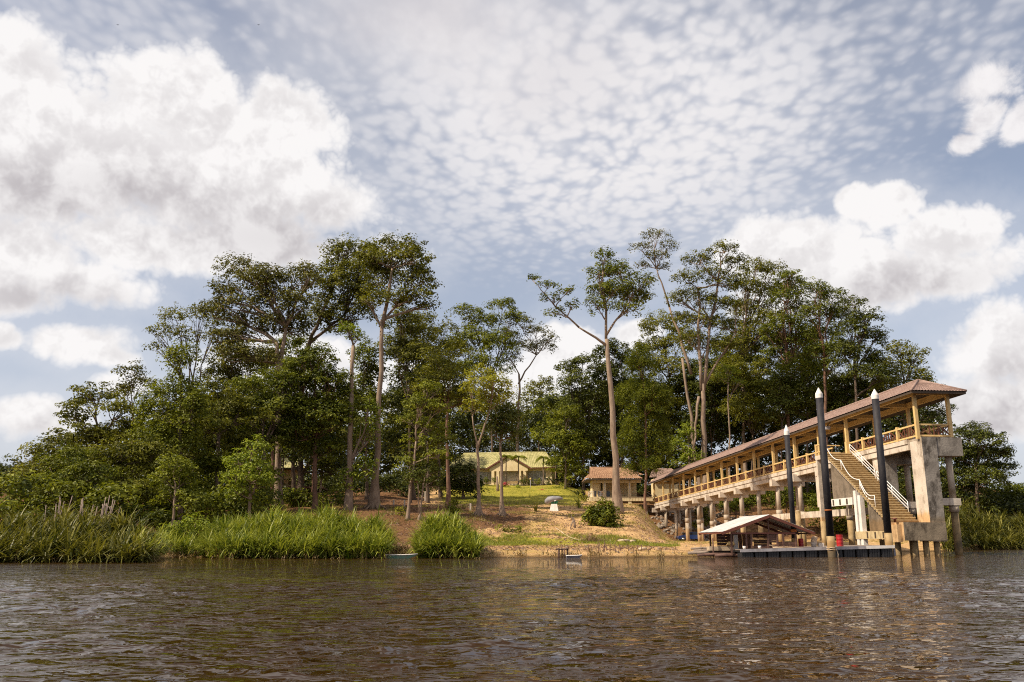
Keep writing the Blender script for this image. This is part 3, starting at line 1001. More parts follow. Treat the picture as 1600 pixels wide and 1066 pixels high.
# white pipe handrails: three straight pipes on the right, a bent sagging pipe on the left
m = MB()
for (ba, bb) in ((11.1, 6.9), (6.6, 2.1)):
    for hgt in (.95, .66, .37):
        m.tube([(SA1 - .05, ba, slope_z(ba) + hgt), (SA1 - .05, bb, slope_z(bb) + hgt)], .032, 6)
    for q_ in (ba, (ba + bb) / 2, bb):
        m.tube([(SA1 - .05, q_, slope_z(q_) - .05), (SA1 - .05, q_, slope_z(q_) + .97)], .032, 6)
m.build('handrail', 'pipe_white', stair)
m = MB()
for (ba, bb, hs) in ((11.3, 8.3, (.95,)), (8.3, 5.2, (.95,)), (5.2, 2.9, (.95, .66))):
    for hgt in hs:
        pts = []
        for j in range(9):
            t_ = j / 8; q_ = ba + (bb - ba) * t_
            pts.append((SA0 + .12, q_, slope_z(q_) + hgt - .62 * math.sin(math.pi * t_) * (1 - .25 * t_)))
        m.tube(pts, .034, 6)
    m.tube([(SA0 + .12, bb, slope_z(bb) - .05), (SA0 + .12, bb, slope_z(bb) + .97)], .03, 6)
MB().tube([(SA0 + .12, 1.6, slope_z(1.6) - .05), (SA0 + .12, 1.6, slope_z(1.6) + .97)], .03, 6).build('handrail_post', 'pipe_white', stair)
m.build('bent_handrail', 'pipe_white', stair, label='white pipe handrail bent out of shape on the open side of the staircase')
MB().lathe([(.10, 0), (.10, .22), (.19, .24), (.19, .36)], (SA0 + .28, .35, 2.52), 10).build('bollard', 'trim_brown', pier)

# low tie beams between the columns, and the service platform behind the guide piles
m = MB().bar((-1.75, 9.0, 3.7), (-1.75, 30.2, 3.7), .4, .62)
m.build('tie_beam', 'concrete_pale', pier)
for b_ in (9.4, 24.0):
    MB().box(-1.53, 1.5, b_ - .25, b_ + .25, 3.5, 3.98).build('tie_beam', 'concrete_round', pier)
for a_, b_ in ((-1.2, 12.0), (1.15, 12.0), (-2.9, 8.2), (-3.1, 20.5)):
    MB().lathe([(.27, -1.4), (.27, zr(b_) - 1.0 if a_ > -2 else 4.12)], (a_, b_, 0), 12).build('column', 'pile_sleeve', pier)
MB().box(-1.95, 1.95, 11.65, 12.35, zr(12) - 1.0, zr(12) - .97 + .01).build('crosshead', 'concrete_pale', pier)
# floodlight under the eave
f_ = MB().box(-2.05, -1.62, 14.8, 15.3, zr(15) + 2.72, zr(15) + 3.02).build('floodlight', 'dock_plastic', pier)
MB().bar((-1.84, 15.05, zr(15) + 3.03), (-1.6, 15.05, zr(15) + 3.35), .06, .06).build('bracket', 'rubber_black', f_)

# ------------------------------------------------------------------ guide piles of the pontoon
def guide_pile(u, v_top, v_black, v_base, Y, rad, label):
    base = P(u, v_base, Y)
    root = thing('guide_pile', label, 'pile', (base.x, Y, 0), 0, 'black guide piles of the pontoon')
    zt, zk = P(u - (v_base - v_top) * .08, v_top, Y).z, max(P(u, v_black, Y).z, .25)
    MB().lathe([(rad * 1.08, -2.5), (rad * 1.08, zk)], (0, 0, 0), 18).build('sleeve', 'pile_sleeve', root)
    MB().lathe([(rad, zk - .02), (rad, zt - .75)], (0, 0, 0), 18).build('shaft', 'pile_black', root)
    MB().lathe([(rad * 1.06, zt - .75), (rad * 1.06, zt - .45), (rad * .10, zt)], (0, 0, 0), 18, False).build('cap', 'paint_white', root)
    return root, zk


GP = [guide_pile(1242, 664, 841, 856, 63.2, .185, 'short slim black guide pile with white cone cap in front of the hut'),
      guide_pile(1300, 606, 838, 869, 61.3, .245, 'tall black guide pile with white cone cap standing before the stair landing'),
      guide_pile(1391, 608, 833, 869, 62.6, .25, 'tall black guide pile with white cone cap beside the foot of the stairs')]
r_, zk = GP[0]
MB().lathe([(.20, zk + .42), (.20, zk + .60)], (0, 0, 0), 18).build('band', 'orange_band', r_)
r_, zk = GP[1]
MB().lathe([(.252, zk + 1.72), (.252, zk + 1.80)], (0, 0, 0), 18).build('band', 'orange_band', r_)
m = MB()
for z_ in (.5, .62):
    m.tube([(.30 * math.cos(a), .30 * math.sin(a), z_ + .03 * math.sin(3 * a)) for a in np.linspace(0, 2 * math.pi, 17)], .025, 5)
m.tube([(.28, -.12, .6), (.36, -.2, .2), (.30, -.2, -.3)], .022, 5)
m.build('mooring_rope', 'hose_pale', GP[1][0])

# ------------------------------------------------------------------ pontoon, hut and what stands on them
pL = P(1157, 869, 61.2)
pont = thing('pontoon', 'long grey floating pontoon with black floats moored at the guide piles', 'pontoon', (pL.x, 61.2, 0), PIER_RZ)
TILT = .024
PL_, PD_ = 11.1, 6.2
z_at = lambda x: .50 + TILT * x


def skew_box(m, x0, x1, y0, y1, z0, z1):
    vs = [(x, y, (z + TILT * x)) for z in (z0, z1) for y in (y0, y1) for x in (x0, x1)]
    return m.add(vs, [(0, 2, 3, 1), (4, 5, 7, 6), (0, 1, 5, 4), (2, 6, 7, 3), (0, 4, 6, 2), (1, 3, 7, 5)])


pd = skew_box(MB(), 0.06, PL_ - .06, .06, PD_, .36, .46).build('frame', 'rubber_black', pont)
nbd = 16
for i in range(nbd):
    x0 = PL_ * i / nbd
    skew_box(MB(), x0 + .012, x0 + PL_ / nbd - .012, .0, PD_, .462, .515).build('plank', 'wood_grey', pont)
for (x0, x1, mm) in ((0, 9.0, 'dock_plastic'), (9.02, PL_, 'paint_white')):
    skew_box(MB(), x0, x1, -.07, -.004, .33, .53).build('edge_rail', mm, pont)
for i in range(12):
    x0 = .15 + i * .91
    m = MB()
    skew_box(m, x0, x0 + .78, .03, 1.0, -.35, .34)
    for j in range(4):
        skew_box(m, x0 + .06 + j * .18, x0 + .16 + j * .18, .005, .03, -.3, .30)
    m.build('float', 'rubber_black', pont)
skew_box(MB(), PL_ + .002, PL_ + .12, .1, .45, -.2, .28).build('fender', 'boat_grey', pont)

# hut with a gable front
hx = P(1202, 806, 62.3)
hutz = z_at(1.8)
hut = thing('floating_hut', 'open weathered timber hut with low metal gable roof beside the pontoon', 'hut', (hx.x, 62.3, 0), PIER_RZ)
pxm = 62.3 / 1385.0
apz = P(1202, 805, 62.3).z
lz, rz_ = P(1124, 832, 62.3).z, P(1274, 832, 62.3).z
LX, RX, HD = -78 * pxm, 72 * pxm, 5.3
roofm = MB()
corr = 26
for (xe, ze, mm) in ((LX, lz, 'sheet_metal'), (RX, rz_, 'sheet_metal')):
    V, Q = [], []
    for j in range(corr * 2 + 1):
        y = HD * j / (corr * 2)
        w_ = .025 * (j % 2)
        V += [(0, y, apz + w_ + .03), (xe, y, ze + w_ + .03)]
        if j:
            Q.append((2 * j - 2, 2 * j - 1, 2 * j + 1, 2 * j))
    MB().add(V, Q).build('roof_sheet', mm, hut)
for (xe, ze) in ((LX, lz), (RX, rz_)):
    for y in (-.02, HD * .5, HD - .02):
        MB().bar((0, y, apz - .09), (xe, y, ze - .09), .06, .17).build('rafter', 'trim_brown', hut)
    MB().bar((xe, 0, ze - .05), (xe, HD, ze - .05), .05, .10).build('eave_board', 'trim_brown', hut)
FX = .30
zf = hutz + .03
ztop = lz - .06
xs_p = [-61 * pxm, -37 * pxm, -29 * pxm, -2 * pxm, 13 * pxm, 23 * pxm, 43 * pxm]
MB().bar((-61 * pxm, FX, ztop), (43 * pxm, FX, ztop), .09, .11).build('wall_plate', 'trim_brown', hut)
MB().bar((0, FX, ztop + .05), (0, FX, apz - .18), .08, .08).build('king_post', 'wood_dark', hut)
for i, x_ in enumerate(xs_p):
    h0 = zf if x_ > -45 * pxm else .1
    MB().bar((x_, FX, h0), (x_, FX, ztop - .055), .12, .10).build('post', 'wood_dark', hut)
for x_ in (-61 * pxm, 43 * pxm):
    MB().bar((x_, HD - .35, .1), (x_, HD - .35, ztop), .12, .12).build('post', 'wood_dark', hut)


def plank_wall(x0, x1, z0, z1, y=FX + .06, n=5, skip=(), mm='wood_dark'):
    hgt = (z1 - z0) / n
    for j in range(n):
        if j in skip: continue
        MB().box(x0, x1, y - .018 + (j % 2) * .012, y + .014 + (j % 2) * .012, z0 + hgt * j + .008, z0 + hgt * (j + 1) - .008).build('plank', mm, hut)


plank_wall(-2 * pxm, 13 * pxm, zf, ztop - .06, n=7, skip=(2,))
plank_wall(13 * pxm, 43 * pxm, zf, zf + .45, n=3)
plank_wall(-29 * pxm, -2 * pxm, zf, zf + .20, n=2)
plank_wall(13 * pxm, 43 * pxm, zf, ztop, y=HD - .4, n=7, skip=(4,))
plank_wall(-61 * pxm, -29 * pxm, .35, ztop, y=HD - 1.9, n=6)
m = MB()
for y0 in np.linspace(FX + .2, HD - .6, 6):
    MB().box(-29 * pxm - .02, -29 * pxm + .02, y0, y0 + .70, zf, ztop).build('plank', 'wood_dark', hut)
MB().box(-50 * pxm, -43 * pxm, FX + .9, FX + 1.0, .35, ztop - .1).build('door', 'shutter_grey', hut)
# rafts of old poles under the left side of the hut
for i, (u, v, L, an, rr) in enumerate([(1120, 864, 4.2, 4, .13), (1128, 867, 3.4, -7, .11), (1112, 861, 2.8, 12, .10), (1146, 868, 2.6, 2, .14), (1105, 858, 2.4, -3, .09), (1138, 862, 3.6, 7, .12)]):
    c = P(u, v, 62.5 + (868 - v) * .35)
    an_ = R(an)
    z_ = .10 + (868 - v) * .045
    dv = Vector((math.cos(an_), math.sin(an_), .02)) * L / 2
    c = Vector((c.x, c.y, z_))
    lg = MB().tube([c - dv, c - dv * .3 + Vector((0, 0, .03)), c + dv * .4, c + dv], [rr * .8, rr, rr, rr * .7], 8).build('log', 'wood_dark' if i % 2 else 'wood_grey')
    tag(lg, ('long weathered log on top of the raft of poles under the hut', 'front dark log of the raft lying lowest by the water', 'short grey log at the back left of the raft of poles', 'thick dark log of the raft against the corner of the pontoon', 'thin grey log sticking out furthest left of the raft', 'dark log at the back of the raft under the plank platform')[i], 'log', 'raft of old poles beside the hut')
pt = P(1114, 850, 63)
tag(MB().lathe([(.05, -.6), (.05, P(1114, 841, 63).z)], (pt.x, 63, 0), 8).build('mooring_post', 'wood_dark'), 'thin dark mooring post under the left eave of the hut', 'post')
pt = P(1130, 858, 63.4)
tag(MB().box(-1.05, 1.05, -.35, .35, 0, .28).build('plank_bench', 'wood_bleached', None, (pt.x, 63.6, .42), (0, 0, .06)), 'pale low plank platform under the left side of the hut roof', 'platform')
tag(MB().tube([(-.3, 0, .12), (-.15, 0, .2), (.2, 0, .2), (.3, 0, .12)], [.03, .15, .15, .03], 8).build('yellow_sack', 'paint_yellow', None, (P(1142, 856, 63).x, 63, .70)), 'small yellow bundle at the end of the plank platform', 'bundle')


def on_dock(u, yoff):
    """a spot on the pontoon deck below pixel column u, yoff metres in from its edge"""
    y = 61.2 + yoff
    for _ in range(5):
        x = (u - 800) * y / 1393.0
        lx = (x - pL.x) / math.cos(PIER_RZ)
        y = 61.2 + yoff + lx * math.sin(PIER_RZ)
    return Vector((x, y, z_at(lx) + .022))


def drum(u, yoff, r, h, label):
    c = on_dock(u, yoff)
    root = thing('oil_drum', label, 'drum', c, 0, 'red drums on the pontoon')
    prof = [(r, 0), (r * 1.05, .02), (r, .05)]
    for k_ in (1 / 3, 2 / 3):
        prof += [(r, h * k_ - .03), (r * 1.06, h * k_), (r, h * k_ + .03)]
    prof += [(r, h - .05), (r * 1.05, h - .02), (r * 1.0, h)]
    MB().lathe(prof, (0, 0, 0), 18).build('barrel', 'drum_red', root)
    MB().lathe([(r * .9, h + .001), (r * .9, h + .012)], (0, 0, 0), 18).build('lid', 'drum_red', root)


drum(1252, 2.2, .18, .60, 'small red drum on the pontoon between the two left guide piles')
drum(1313, 1.6, .23, .80, 'large red drum on the pontoon just right of the middle guide pile')
c = on_dock(1272, 1.8)
bk = thing('rope_bucket', 'white and blue bucket with a tan coil of rope heaped on it', 'bucket', c)
MB().lathe([(.17, 0), (.21, .30), (.23, .32)], (0, 0, 0), 14).build('pail', 'paint_white', bk)
m = MB()
for k_ in range(6):
    m.tube([(.17 * math.cos(a) + .02 * k_, .17 * math.sin(a), .36 + .06 * k_ + .03 * math.sin(2 * a + k_)) for a in np.linspace(0, 2 * math.pi, 13)], .05, 6)
m.build('rope', 'hose_pale', bk)
c = on_dock(1283, 1.9)
cr = thing('plastic_crate', 'white plastic crate on the pontoon beside the bucket of rope', 'crate', c)
m = MB()
m.box(-.2, .2, -.14, .14, 0, .03)
for z_ in (.06, .14, .22):
    m.box(-.2, .2, -.14, -.12, z_, z_ + .05); m.box(-.2, .2, .12, .14, z_, z_ + .05)
    m.box(-.2, -.18, -.12, .12, z_, z_ + .05); m.box(.18, .2, -.12, .12, z_, z_ + .05)
for sx in (-1, 1):
    for sy in (-1, 1):
        m.box(sx * .2 - .02 * (sx > 0), sx * .2 + .02 * (sx < 0), sy * .14 - .02 * (sy > 0), sy * .14 + .02 * (sy < 0), 0, .28)
m.build('crate_body', 'paint_white', cr)
for u, yo, lab in ((1163, .4, 'small white pail at the left corner of the pontoon'), (1187, .3, 'white pail by the front post of the hut')):
    c = on_dock(u, yo)
    p_ = thing('pail', lab, 'pail', c)
    MB().lathe([(.09, 0), (.12, .20)], (0, 0, 0), 12).build('pail_body', 'paint_white', p_)
    MB().lathe([(.125, .20), (.125, .215)], (0, 0, 0), 12).build('rim', 'dock_plastic', p_)
c = on_dock(1214, .4)
tag(MB().bar((c.x - .5, c.y, c.z + .22), (c.x + .35, c.y + .1, c.z + .03), .06, .05).build('loose_plank', 'wood_bleached'), 'pale loose plank leaning on the pontoon edge before the hut', 'plank')
c = on_dock(1237, .25)
m = MB()
m.tube([c + Vector((-1.3, .05, .03)), c + Vector((-.5, -.05, .05)), c + Vector((.1, .1, .03)), c + Vector((.9, 0, .05))], .03, 6)
tag(m.build('rope_line', 'hose_pale'), 'pale rope lying along the pontoon edge by the slim pile', 'rope')

# ------------------------------------------------------------------ trees
def bend(a, b, sag=0.0, n=5, wob=0.0, g=random):
    """a slightly crooked path from a to b"""
    a, b = Vector(a), Vector(b)
    L = (b - a).length
    pts = []
    for i in range(n + 1):
        t_ = i / n
        p = a.lerp(b, t_)
        p.z += sag * L * math.sin(math.pi * t_) 
        if 0 < i < n:
            p += Vector((g.uniform(-1, 1), g.uniform(-1, 1), g.uniform(-.5, .5))) * wob * L
        pts.append(p)
    return pts


TREE_N = [0]


def tree(name, label, base, top, blobs, rad, bark='bark_pale', leaf='leaf_olive', Y=None, size=.36, lai=3.0, clump=.9, flat=.6, tint=0.0,
         limbs=True, group=None, cat='tree', forks=None, flare=1.5, droop=0.0, aspect=.6, depth=.8, stems=()):
    """base: pixel (u, v) of the foot (v None: use Y); top: pixel where the trunk ends; blobs: (u, v, half width, half height[, nearer/farther])"""
    TREE_N[0] += 1
    seed = TREE_N[0] * 13 + 5
    g = random.Random(seed)
    if Y is None:
        foot = hit(*base)
        Y = foot.y
    else:
        q = P(base[0], base[1] or 800, Y)
        foot = Vector((q.x, Y, G(q.x, Y)))
    root = thing(name, label, cat, foot, 0, group)
    loc = lambda p: Vector(p) - foot
    tp = P(top[0], top[1], Y)
    m = MB()
    low = foot - Vector((0, 0, .5))
    H = (tp - foot).length
    path = [low] + bend(foot + Vector((0, 0, H * .02)), tp, 0, 7, .010, g)
    rr = [rad * flare * 1.12, rad * flare] + [rad * (1 - .42 * (i / 7)) * (1.12 if i == 1 else 1) for i in range(1, 8)]
    m.tube([loc(p) for p in path], rr, 9)
    if flare > 1.7:                                    # buttress roots
        for k_ in range(6):
            a = k_ * 1.05 + g.uniform(-.3, .3)
            dv = Vector((math.cos(a), math.sin(a), 0))
            q = foot + dv * rad * 4.2
            q.z = G(q.x, q.y) - .1
            m.tube([loc(foot + Vector((0, 0, rad * 3.2)) + dv * rad * .6), loc(foot + Vector((0, 0, rad * 1.1)) + dv * rad * 1.7), loc(q)], [rad * .42, rad * .40, rad * .14], 6)
    for (us, vs_, ut, vt, rs) in stems:                # extra stems given by pixel
        a = P(us, vs_, Y); b_ = P(ut, vt, Y + g.uniform(-1, 1))
        m.tube([loc(p) for p in bend(a, b_, .02, 5, .02, g)], [rs * (1 - .09 * i) for i in range(6)], 7)
    bl = []
    for B in blobs:
        u, v_, ru, rv = B[:4]
        dyv = (B[4] if len(B) > 4 else g.uniform(-.8, .8)) * ru * Y / 1380.0
        c = P(u, v_, Y + dyv)
        k_ = (Y + dyv) / 1380.0
        bl.append((c - foot, (ru * k_, ru * k_ * depth, rv * k_)))
    V, Q, T, CC = crown_leaves(bl, size, lai, clump, seed, flat, tint, aspect, droop)
    if limbs:
        srcs = [(p, rad * .5) for p in path[3:]]
        if forks:
            srcs = [(P(u, v_, Y), rad * .55) for u, v_ in forks] + srcs[-2:]
        for s_ in stems:
            srcs += [(P(s_[2], s_[3], Y), s_[4] * .6), (P((s_[0] + s_[2]) / 2, (s_[1] + s_[3]) / 2, Y), s_[4] * .7)]
        for (c, r), cl in zip(bl, CC):
            cw = c + foot
            cand = [s_ for s_ in srcs if s_[0].z < cw.z + r[2] * .3] or srcs
            s0, r0 = min(cand, key=lambda s_: (s_[0] - cw).length + (0 if s_[0].z < cw.z else 3))
            end = cw - Vector((0, 0, r[2] * .25))
            r0 = min(r0, .06 + .022 * (end - s0).length)
            pts = bend(s0, end, .06, 5, .045, g)
            m.tube([loc(p) for p in pts], [max(r0 * (1 - .13 * i), .03) for i in range(6)], 6)
            nb = min(len(cl), 9)
            for ci in g.sample(range(len(cl)), nb):
                q = foot + Vector(cl[ci])
                st_ = pts[g.choice((2, 3, 4, 5))]
                m.tube([loc(p) for p in bend(st_, q, .05, 3, .05, g)], [max(r0 * .38, .03), max(r0 * .30, .026), max(r0 * .2, .02), .015], 5)
    m.build('trunk', bark, root)
    put_mesh('crown', np_mesh('crown', V, Q, leaf, T), root)
    return root


FT = 'forest trees on the left rise'
FR = 'forest trees behind the pier'
# ---- left mass, from the left edge of the picture inwards
tree('broadleaf_tree', 'low dark round-topped tree at the far left edge of the forest', (14, None), (14, 775), [(12, 745, 34, 26), (-22, 750, 35, 30), (40, 765, 34, 26)], .22, 'bark_dark', 'leaf_dark', Y=118, size=.42)
tree('broadleaf_tree', 'low bushy tree where the left skyline starts to climb', (66, None), (68, 750), [(70, 715, 32, 28), (90, 742, 38, 34), (52, 752, 34, 30), (74, 775, 44, 26)], .22, 'bark_dark', 'leaf_olive', Y=88, size=.36)
tree('broadleaf_tree', 'layered dark-leaved tree with flat tiers on the left skyline', (150, None), (152, 690), [(148, 622, 42, 20), (118, 650, 28, 22), (130, 678, 36, 22), (185, 648, 38, 22), (165, 690, 44, 28), (108, 700, 36, 30), (200, 690, 38, 34)], .28, 'bark_dark', 'leaf_olive', Y=84, size=.34, flat=.42, clump=1.0)
tree('broadleaf_tree', 'loose feathery tree top poking up left of the creeper-clad tree', (206, None), (207, 640), [(205, 586, 26, 18), (216, 604, 28, 18), (196, 612, 22, 16)], .16, 'bark_dark', 'leaf_brown', Y=98, size=.34, lai=1.7)
tree('broadleaf_tree', 'yellow-green tree column draped in creepers on the left slope', (282, None), (283, 600), [(282, 572, 27, 34), (276, 620, 38, 36), (246, 650, 36, 46), (300, 648, 34, 40), (240, 700, 40, 44), (285, 695, 42, 40)], .24, 'bark_dark', 'leaf_mid', Y=80, size=.30, droop=.5, flat=.8)
tree('broadleaf_tree', 'thin-crowned tree with bare fanned branches at the left skyline', (301, None), (301, 620), [(250, 520, 26, 18), (276, 497, 30, 18), (312, 492, 28, 20), (336, 512, 22, 22), (290, 525, 30, 18), (245, 545, 18, 12)], .20, 'bark_dark', 'leaf_olive', Y=104, size=.34, lai=1.3, clump=.8)
tree('broadleaf_tree', 'broad tall tree with wide spreading canopy left of the tallest tree', (434, None), (436, 590), [(372, 424, 36, 22), (402, 440, 40, 24), (350, 462, 30, 26), (378, 480, 46, 26), (336, 492, 26, 24), (425, 470, 42, 30), (455, 445, 36, 26), (440, 510, 44, 28), (482, 432, 28, 22), (415, 440, 40, 26), (390, 505, 40, 24), (460, 520, 34, 24), (470, 480, 36, 30), (375, 530, 34, 26), (405, 560, 36, 26), (360, 560, 34, 26), (340, 530, 26, 24)], .42, 'bark_pale', 'leaf_brown', Y=98, size=.36, lai=2.2, forks=[(430, 585), (438, 545), (448, 520)], stems=[(434, 600, 432, 535, .34), (434, 600, 447, 510, .34)])
tree('broadleaf_tree', 'tall leaning tree whose long limb reaches right into the high canopy', (470, None), (474, 560), [(505, 450, 30, 26), (520, 480, 34, 28), (500, 500, 30, 24), (545, 400, 36, 26), (528, 425, 34, 26), (562, 430, 34, 30), (556, 465, 34, 28), (530, 392, 24, 18), (575, 395, 22, 18), (545, 445, 40, 28), (575, 460, 30, 26), (525, 510, 34, 26), (560, 495, 30, 22)], .34, 'bark_dark', 'leaf_olive', Y=104, size=.36, lai=2.3, stems=[(474, 560, 508, 478, .28), (480, 540, 540, 490, .22)], forks=[(474, 556), (490, 515), (508, 480)])
tree('tall_tree', 'tallest tree of the left forest with pale straight trunk and high open crown', (584, 796), (597, 500), [(612, 388, 38, 20), (580, 405, 26, 20), (648, 408, 32, 22), (628, 425, 44, 24), (662, 440, 24, 22), (596, 440, 34, 24), (650, 465, 36, 20), (620, 470, 40, 20), (584, 470, 26, 18), (668, 480, 18, 14), (604, 410, 40, 22), (640, 390, 28, 18), (645, 440, 34, 22), (590, 425, 26, 24)], .37, 'bark_pale', 'leaf_olive', size=.36, lai=2.1, flare=2.0, forks=[(597, 505), (606, 460), (612, 425)], stems=[(597, 510, 613, 420, .24), (597, 505, 640, 455, .17), (597, 515, 572, 470, .15)])
tree('tall_tree', 'broken-topped pale trunk wound with bright green climbers', (544, 797), (552, 540), [(548, 520, 20, 13), (540, 512, 14, 10), (560, 528, 16, 10), (566, 690, 17, 34), (578, 650, 16, 28), (548, 745, 24, 16), (540, 760, 16, 10), (572, 735, 20, 26), (582, 680, 10, 30)], .33, 'bark_pale', 'leaf_bright', size=.34, lai=1.8, clump=.6, flare=1.6, droop=.3, forks=[(552, 545), (551, 640), (549, 720)])
tree('broadleaf_tree', 'rounded olive tree below the broad canopy on the left slope', (340, None), (342, 680), [(338, 628, 48, 30), (310, 668, 42, 36), (372, 655, 46, 32), (335, 690, 54, 34), (300, 708, 40, 34)], .26, 'bark_dark', 'leaf_olive', Y=86, size=.34, flat=.5)
tree('broadleaf_tree', 'wide dark olive tree filling the middle of the left forest', (412, None), (412, 700), [(408, 610, 46, 28), (440, 640, 46, 34), (390, 650, 44, 32), (420, 690, 56, 36), (455, 600, 34, 26), (378, 700, 44, 34)], .28, 'bark_dark', 'leaf_mid', Y=90, size=.34, flat=.5, tint=-.12)
tree('broadleaf_tree', 'dark tiered tree left of the climber-wound trunk', (492, None), (492, 690), [(498, 560, 36, 22), (478, 600, 42, 30), (515, 600, 36, 34), (490, 645, 52, 36), (520, 660, 40, 40), (465, 680, 42, 36), (505, 710, 46, 34), (470, 570, 30, 24), (525, 625, 40, 34), (450, 640, 30, 28)], .28, 'bark_red', 'leaf_mid', Y=94, size=.34, flat=.5, tint=-.15)
tree('broadleaf_tree', 'black-green tree in deep shade right of the tallest trunk', (646, None), (644, 680), [(630, 560, 36, 34), (650, 600, 40, 42), (625, 640, 36, 46), (655, 660, 40, 46), (622, 700, 36, 40)], .26, 'bark_dark', 'leaf_dark', Y=122, size=.42)
tree('broadleaf_tree', 'thin light-crowned tree behind the right shoulder of the left forest', (688, None), (684, 590), [(660, 505, 30, 24), (690, 520, 34, 22), (670, 545, 36, 22), (708, 548, 28, 24), (640, 525, 24, 22), (650, 555, 40, 28), (690, 560, 40, 26)], .22, 'bark_dark', 'leaf_olive', Y=128, size=.40, lai=1.6)
tree('broadleaf_tree', 'dense bushy tree at the left bank behind the dry stalks', (112, None), (112, 755), [(108, 735, 42, 36), (85, 765, 36, 30), (140, 752, 40, 36), (115, 785, 50, 24)], .2, 'bark_dark', 'leaf_mid', Y=72, size=.28, tint=-.1)
tree('broadleaf_tree', 'dusky spreading bank tree with thin dark trunk left of the bright one', (190, 806), (191, 700), [(186, 715, 42, 26), (215, 738, 36, 32), (168, 748, 38, 30), (200, 772, 50, 26), (236, 715, 30, 28)], .16, 'bark_dark', 'leaf_olive', Y=74, size=.28, tint=.0, flat=.5)
tree('broadleaf_tree', 'fresh green bank tree with lumpy crown beside the largest reed bed', (273, None), (274, 765), [(272, 730, 26, 20), (258, 752, 22, 22), (288, 752, 26, 24), (270, 780, 30, 22), (300, 790, 26, 18)], .14, 'bark_pale', 'leaf_mid', Y=69, size=.26, tint=.15, clump=.6)
tree('broadleaf_tree', 'bright green young tree standing over the largest reed bed', (393, 794), (390, 735), [(396, 702, 22, 18), (376, 722, 26, 18), (400, 728, 24, 18), (365, 748, 22, 18), (392, 752, 30, 18), (412, 758, 18, 18), (372, 770, 18, 12)], .16, 'bark_pale', 'leaf_bright', Y=72, size=.26, clump=.55, lai=2.4, stems=[(393, 780, 374, 735, .08), (393, 775, 408, 735, .08)])
tree('broadleaf_tree', 'shady dark tree beside the yellow stilt house', (468, 792), (470, 740), [(455, 700, 36, 22), (490, 715, 40, 24), (430, 690, 34, 30), (520, 735, 28, 26), (470, 680, 40, 26)], .30, 'bark_dark', 'leaf_dark', Y=104, size=.36)

# ---- trees round the central lawn
tree('slender_tree', 'straight reddish trunk with fine olive crown left of the house', (700, 794), (699, 640), [(688, 575, 36, 22), (705, 600, 34, 24), (672, 612, 30, 26), (695, 632, 38, 24), (725, 625, 22, 26)], .24, 'bark_red', 'leaf_olive', size=.30, lai=3.0, tint=.05)
tree('slender_tree', 'pale twin-stemmed tree with yellow-green crown on the central slope', (748, 806), (746, 690), [(752, 588, 28, 15), (772, 602, 26, 18), (738, 612, 28, 18), (765, 625, 32, 20), (788, 622, 20, 20), (742, 640, 24, 16)], .20, 'bark_pale', 'leaf_yellow', size=.28, lai=2.2, clump=.65, flare=1.9, stems=[(748, 720, 738, 650, .11), (747, 700, 765, 640, .11)])
tree('slender_tree', 'grey trunk with small dark crown right beside the yellow-green tree', (785, 806), (782, 690), [(788, 655, 24, 22), (772, 675, 26, 22), (798, 680, 20, 20), (784, 640, 22, 16)], .20, 'bark_pale', 'leaf_dark', size=.30, flare=1.9, tint=.2)
tree('broadleaf_tree', 'slim bank tree with tiered bright foliage above the right-hand reed bed', (637, 812), (650, 690), [(668, 610, 24, 14), (655, 632, 28, 16), (685, 640, 20, 14), (648, 660, 28, 16), (675, 668, 26, 16), (692, 690, 20, 16), (655, 695, 30, 18), (640, 725, 20, 16), (685, 712, 18, 14)], .15, 'bark_pale', 'leaf_mid', size=.28, clump=.6, tint=.15, lai=2.4, flat=.4)
tree('broadleaf_tree', 'forked pale-stemmed small tree under the tiered bank tree', (655, 813), (662, 755), [(665, 735, 22, 18), (648, 750, 18, 14), (672, 758, 22, 14)], .13, 'bark_pale', 'leaf_dark', size=.26, clump=.5, tint=.2, stems=[(655, 806, 653, 755, .08)])
tree('broadleaf_tree', 'tall mid-green tree with ragged top behind the left end of the house', (770, None), (768, 610), [(728, 488, 26, 12), (785, 480, 24, 15), (756, 505, 34, 18), (800, 500, 18, 16), (742, 535, 38, 24), (780, 540, 36, 26), (715, 545, 26, 22), (760, 575, 44, 26), (720, 585, 30, 24)], .30, 'bark_dark', 'leaf_mid', Y=196, size=.56, lai=2.8, clump=1.3)
tree('tall_tree', 'slim bare-trunked tree with thin bronze crown rising behind the house', (808, None), (811, 585), [(812, 505, 24, 14), (838, 520, 26, 14), (800, 528, 24, 16), (852, 542, 20, 13), (822, 545, 28, 14), (798, 560, 18, 14), (860, 530, 12, 10)], .40, 'bark_pale', 'leaf_brown', Y=200, size=.52, lai=1.6, clump=1.1, stems=[(810, 600, 838, 555, .22)])
tree('broadleaf_tree', 'black-green rounded tree close by the left wall of the house', (724, 792), (722, 755), [(722, 742, 24, 24), (708, 760, 18, 18), (740, 762, 18, 18), (724, 770, 28, 16)], .2, 'bark_dark', 'leaf_dark', Y=124, size=.38, tint=-.1, lai=4)
tree('broadleaf_tree', 'pale hazy tree in the gap above the house roof', (842, None), (842, 670), [(845, 612, 30, 20), (826, 632, 28, 24), (858, 645, 24, 26), (836, 662, 34, 22)], .3, 'bark_dark', 'leaf_olive', Y=222, size=.6, clump=1.4, lai=2.2)
tree('broadleaf_tree', 'leafy green tree at the right corner of the house', (884, 772), (884, 720), [(872, 690, 26, 24), (894, 705, 28, 28), (878, 730, 28, 24), (900, 745, 24, 22), (885, 655, 26, 22)], .24, 'bark_dark', 'leaf_mid', Y=166, size=.46, clump=1.0, tint=.08)
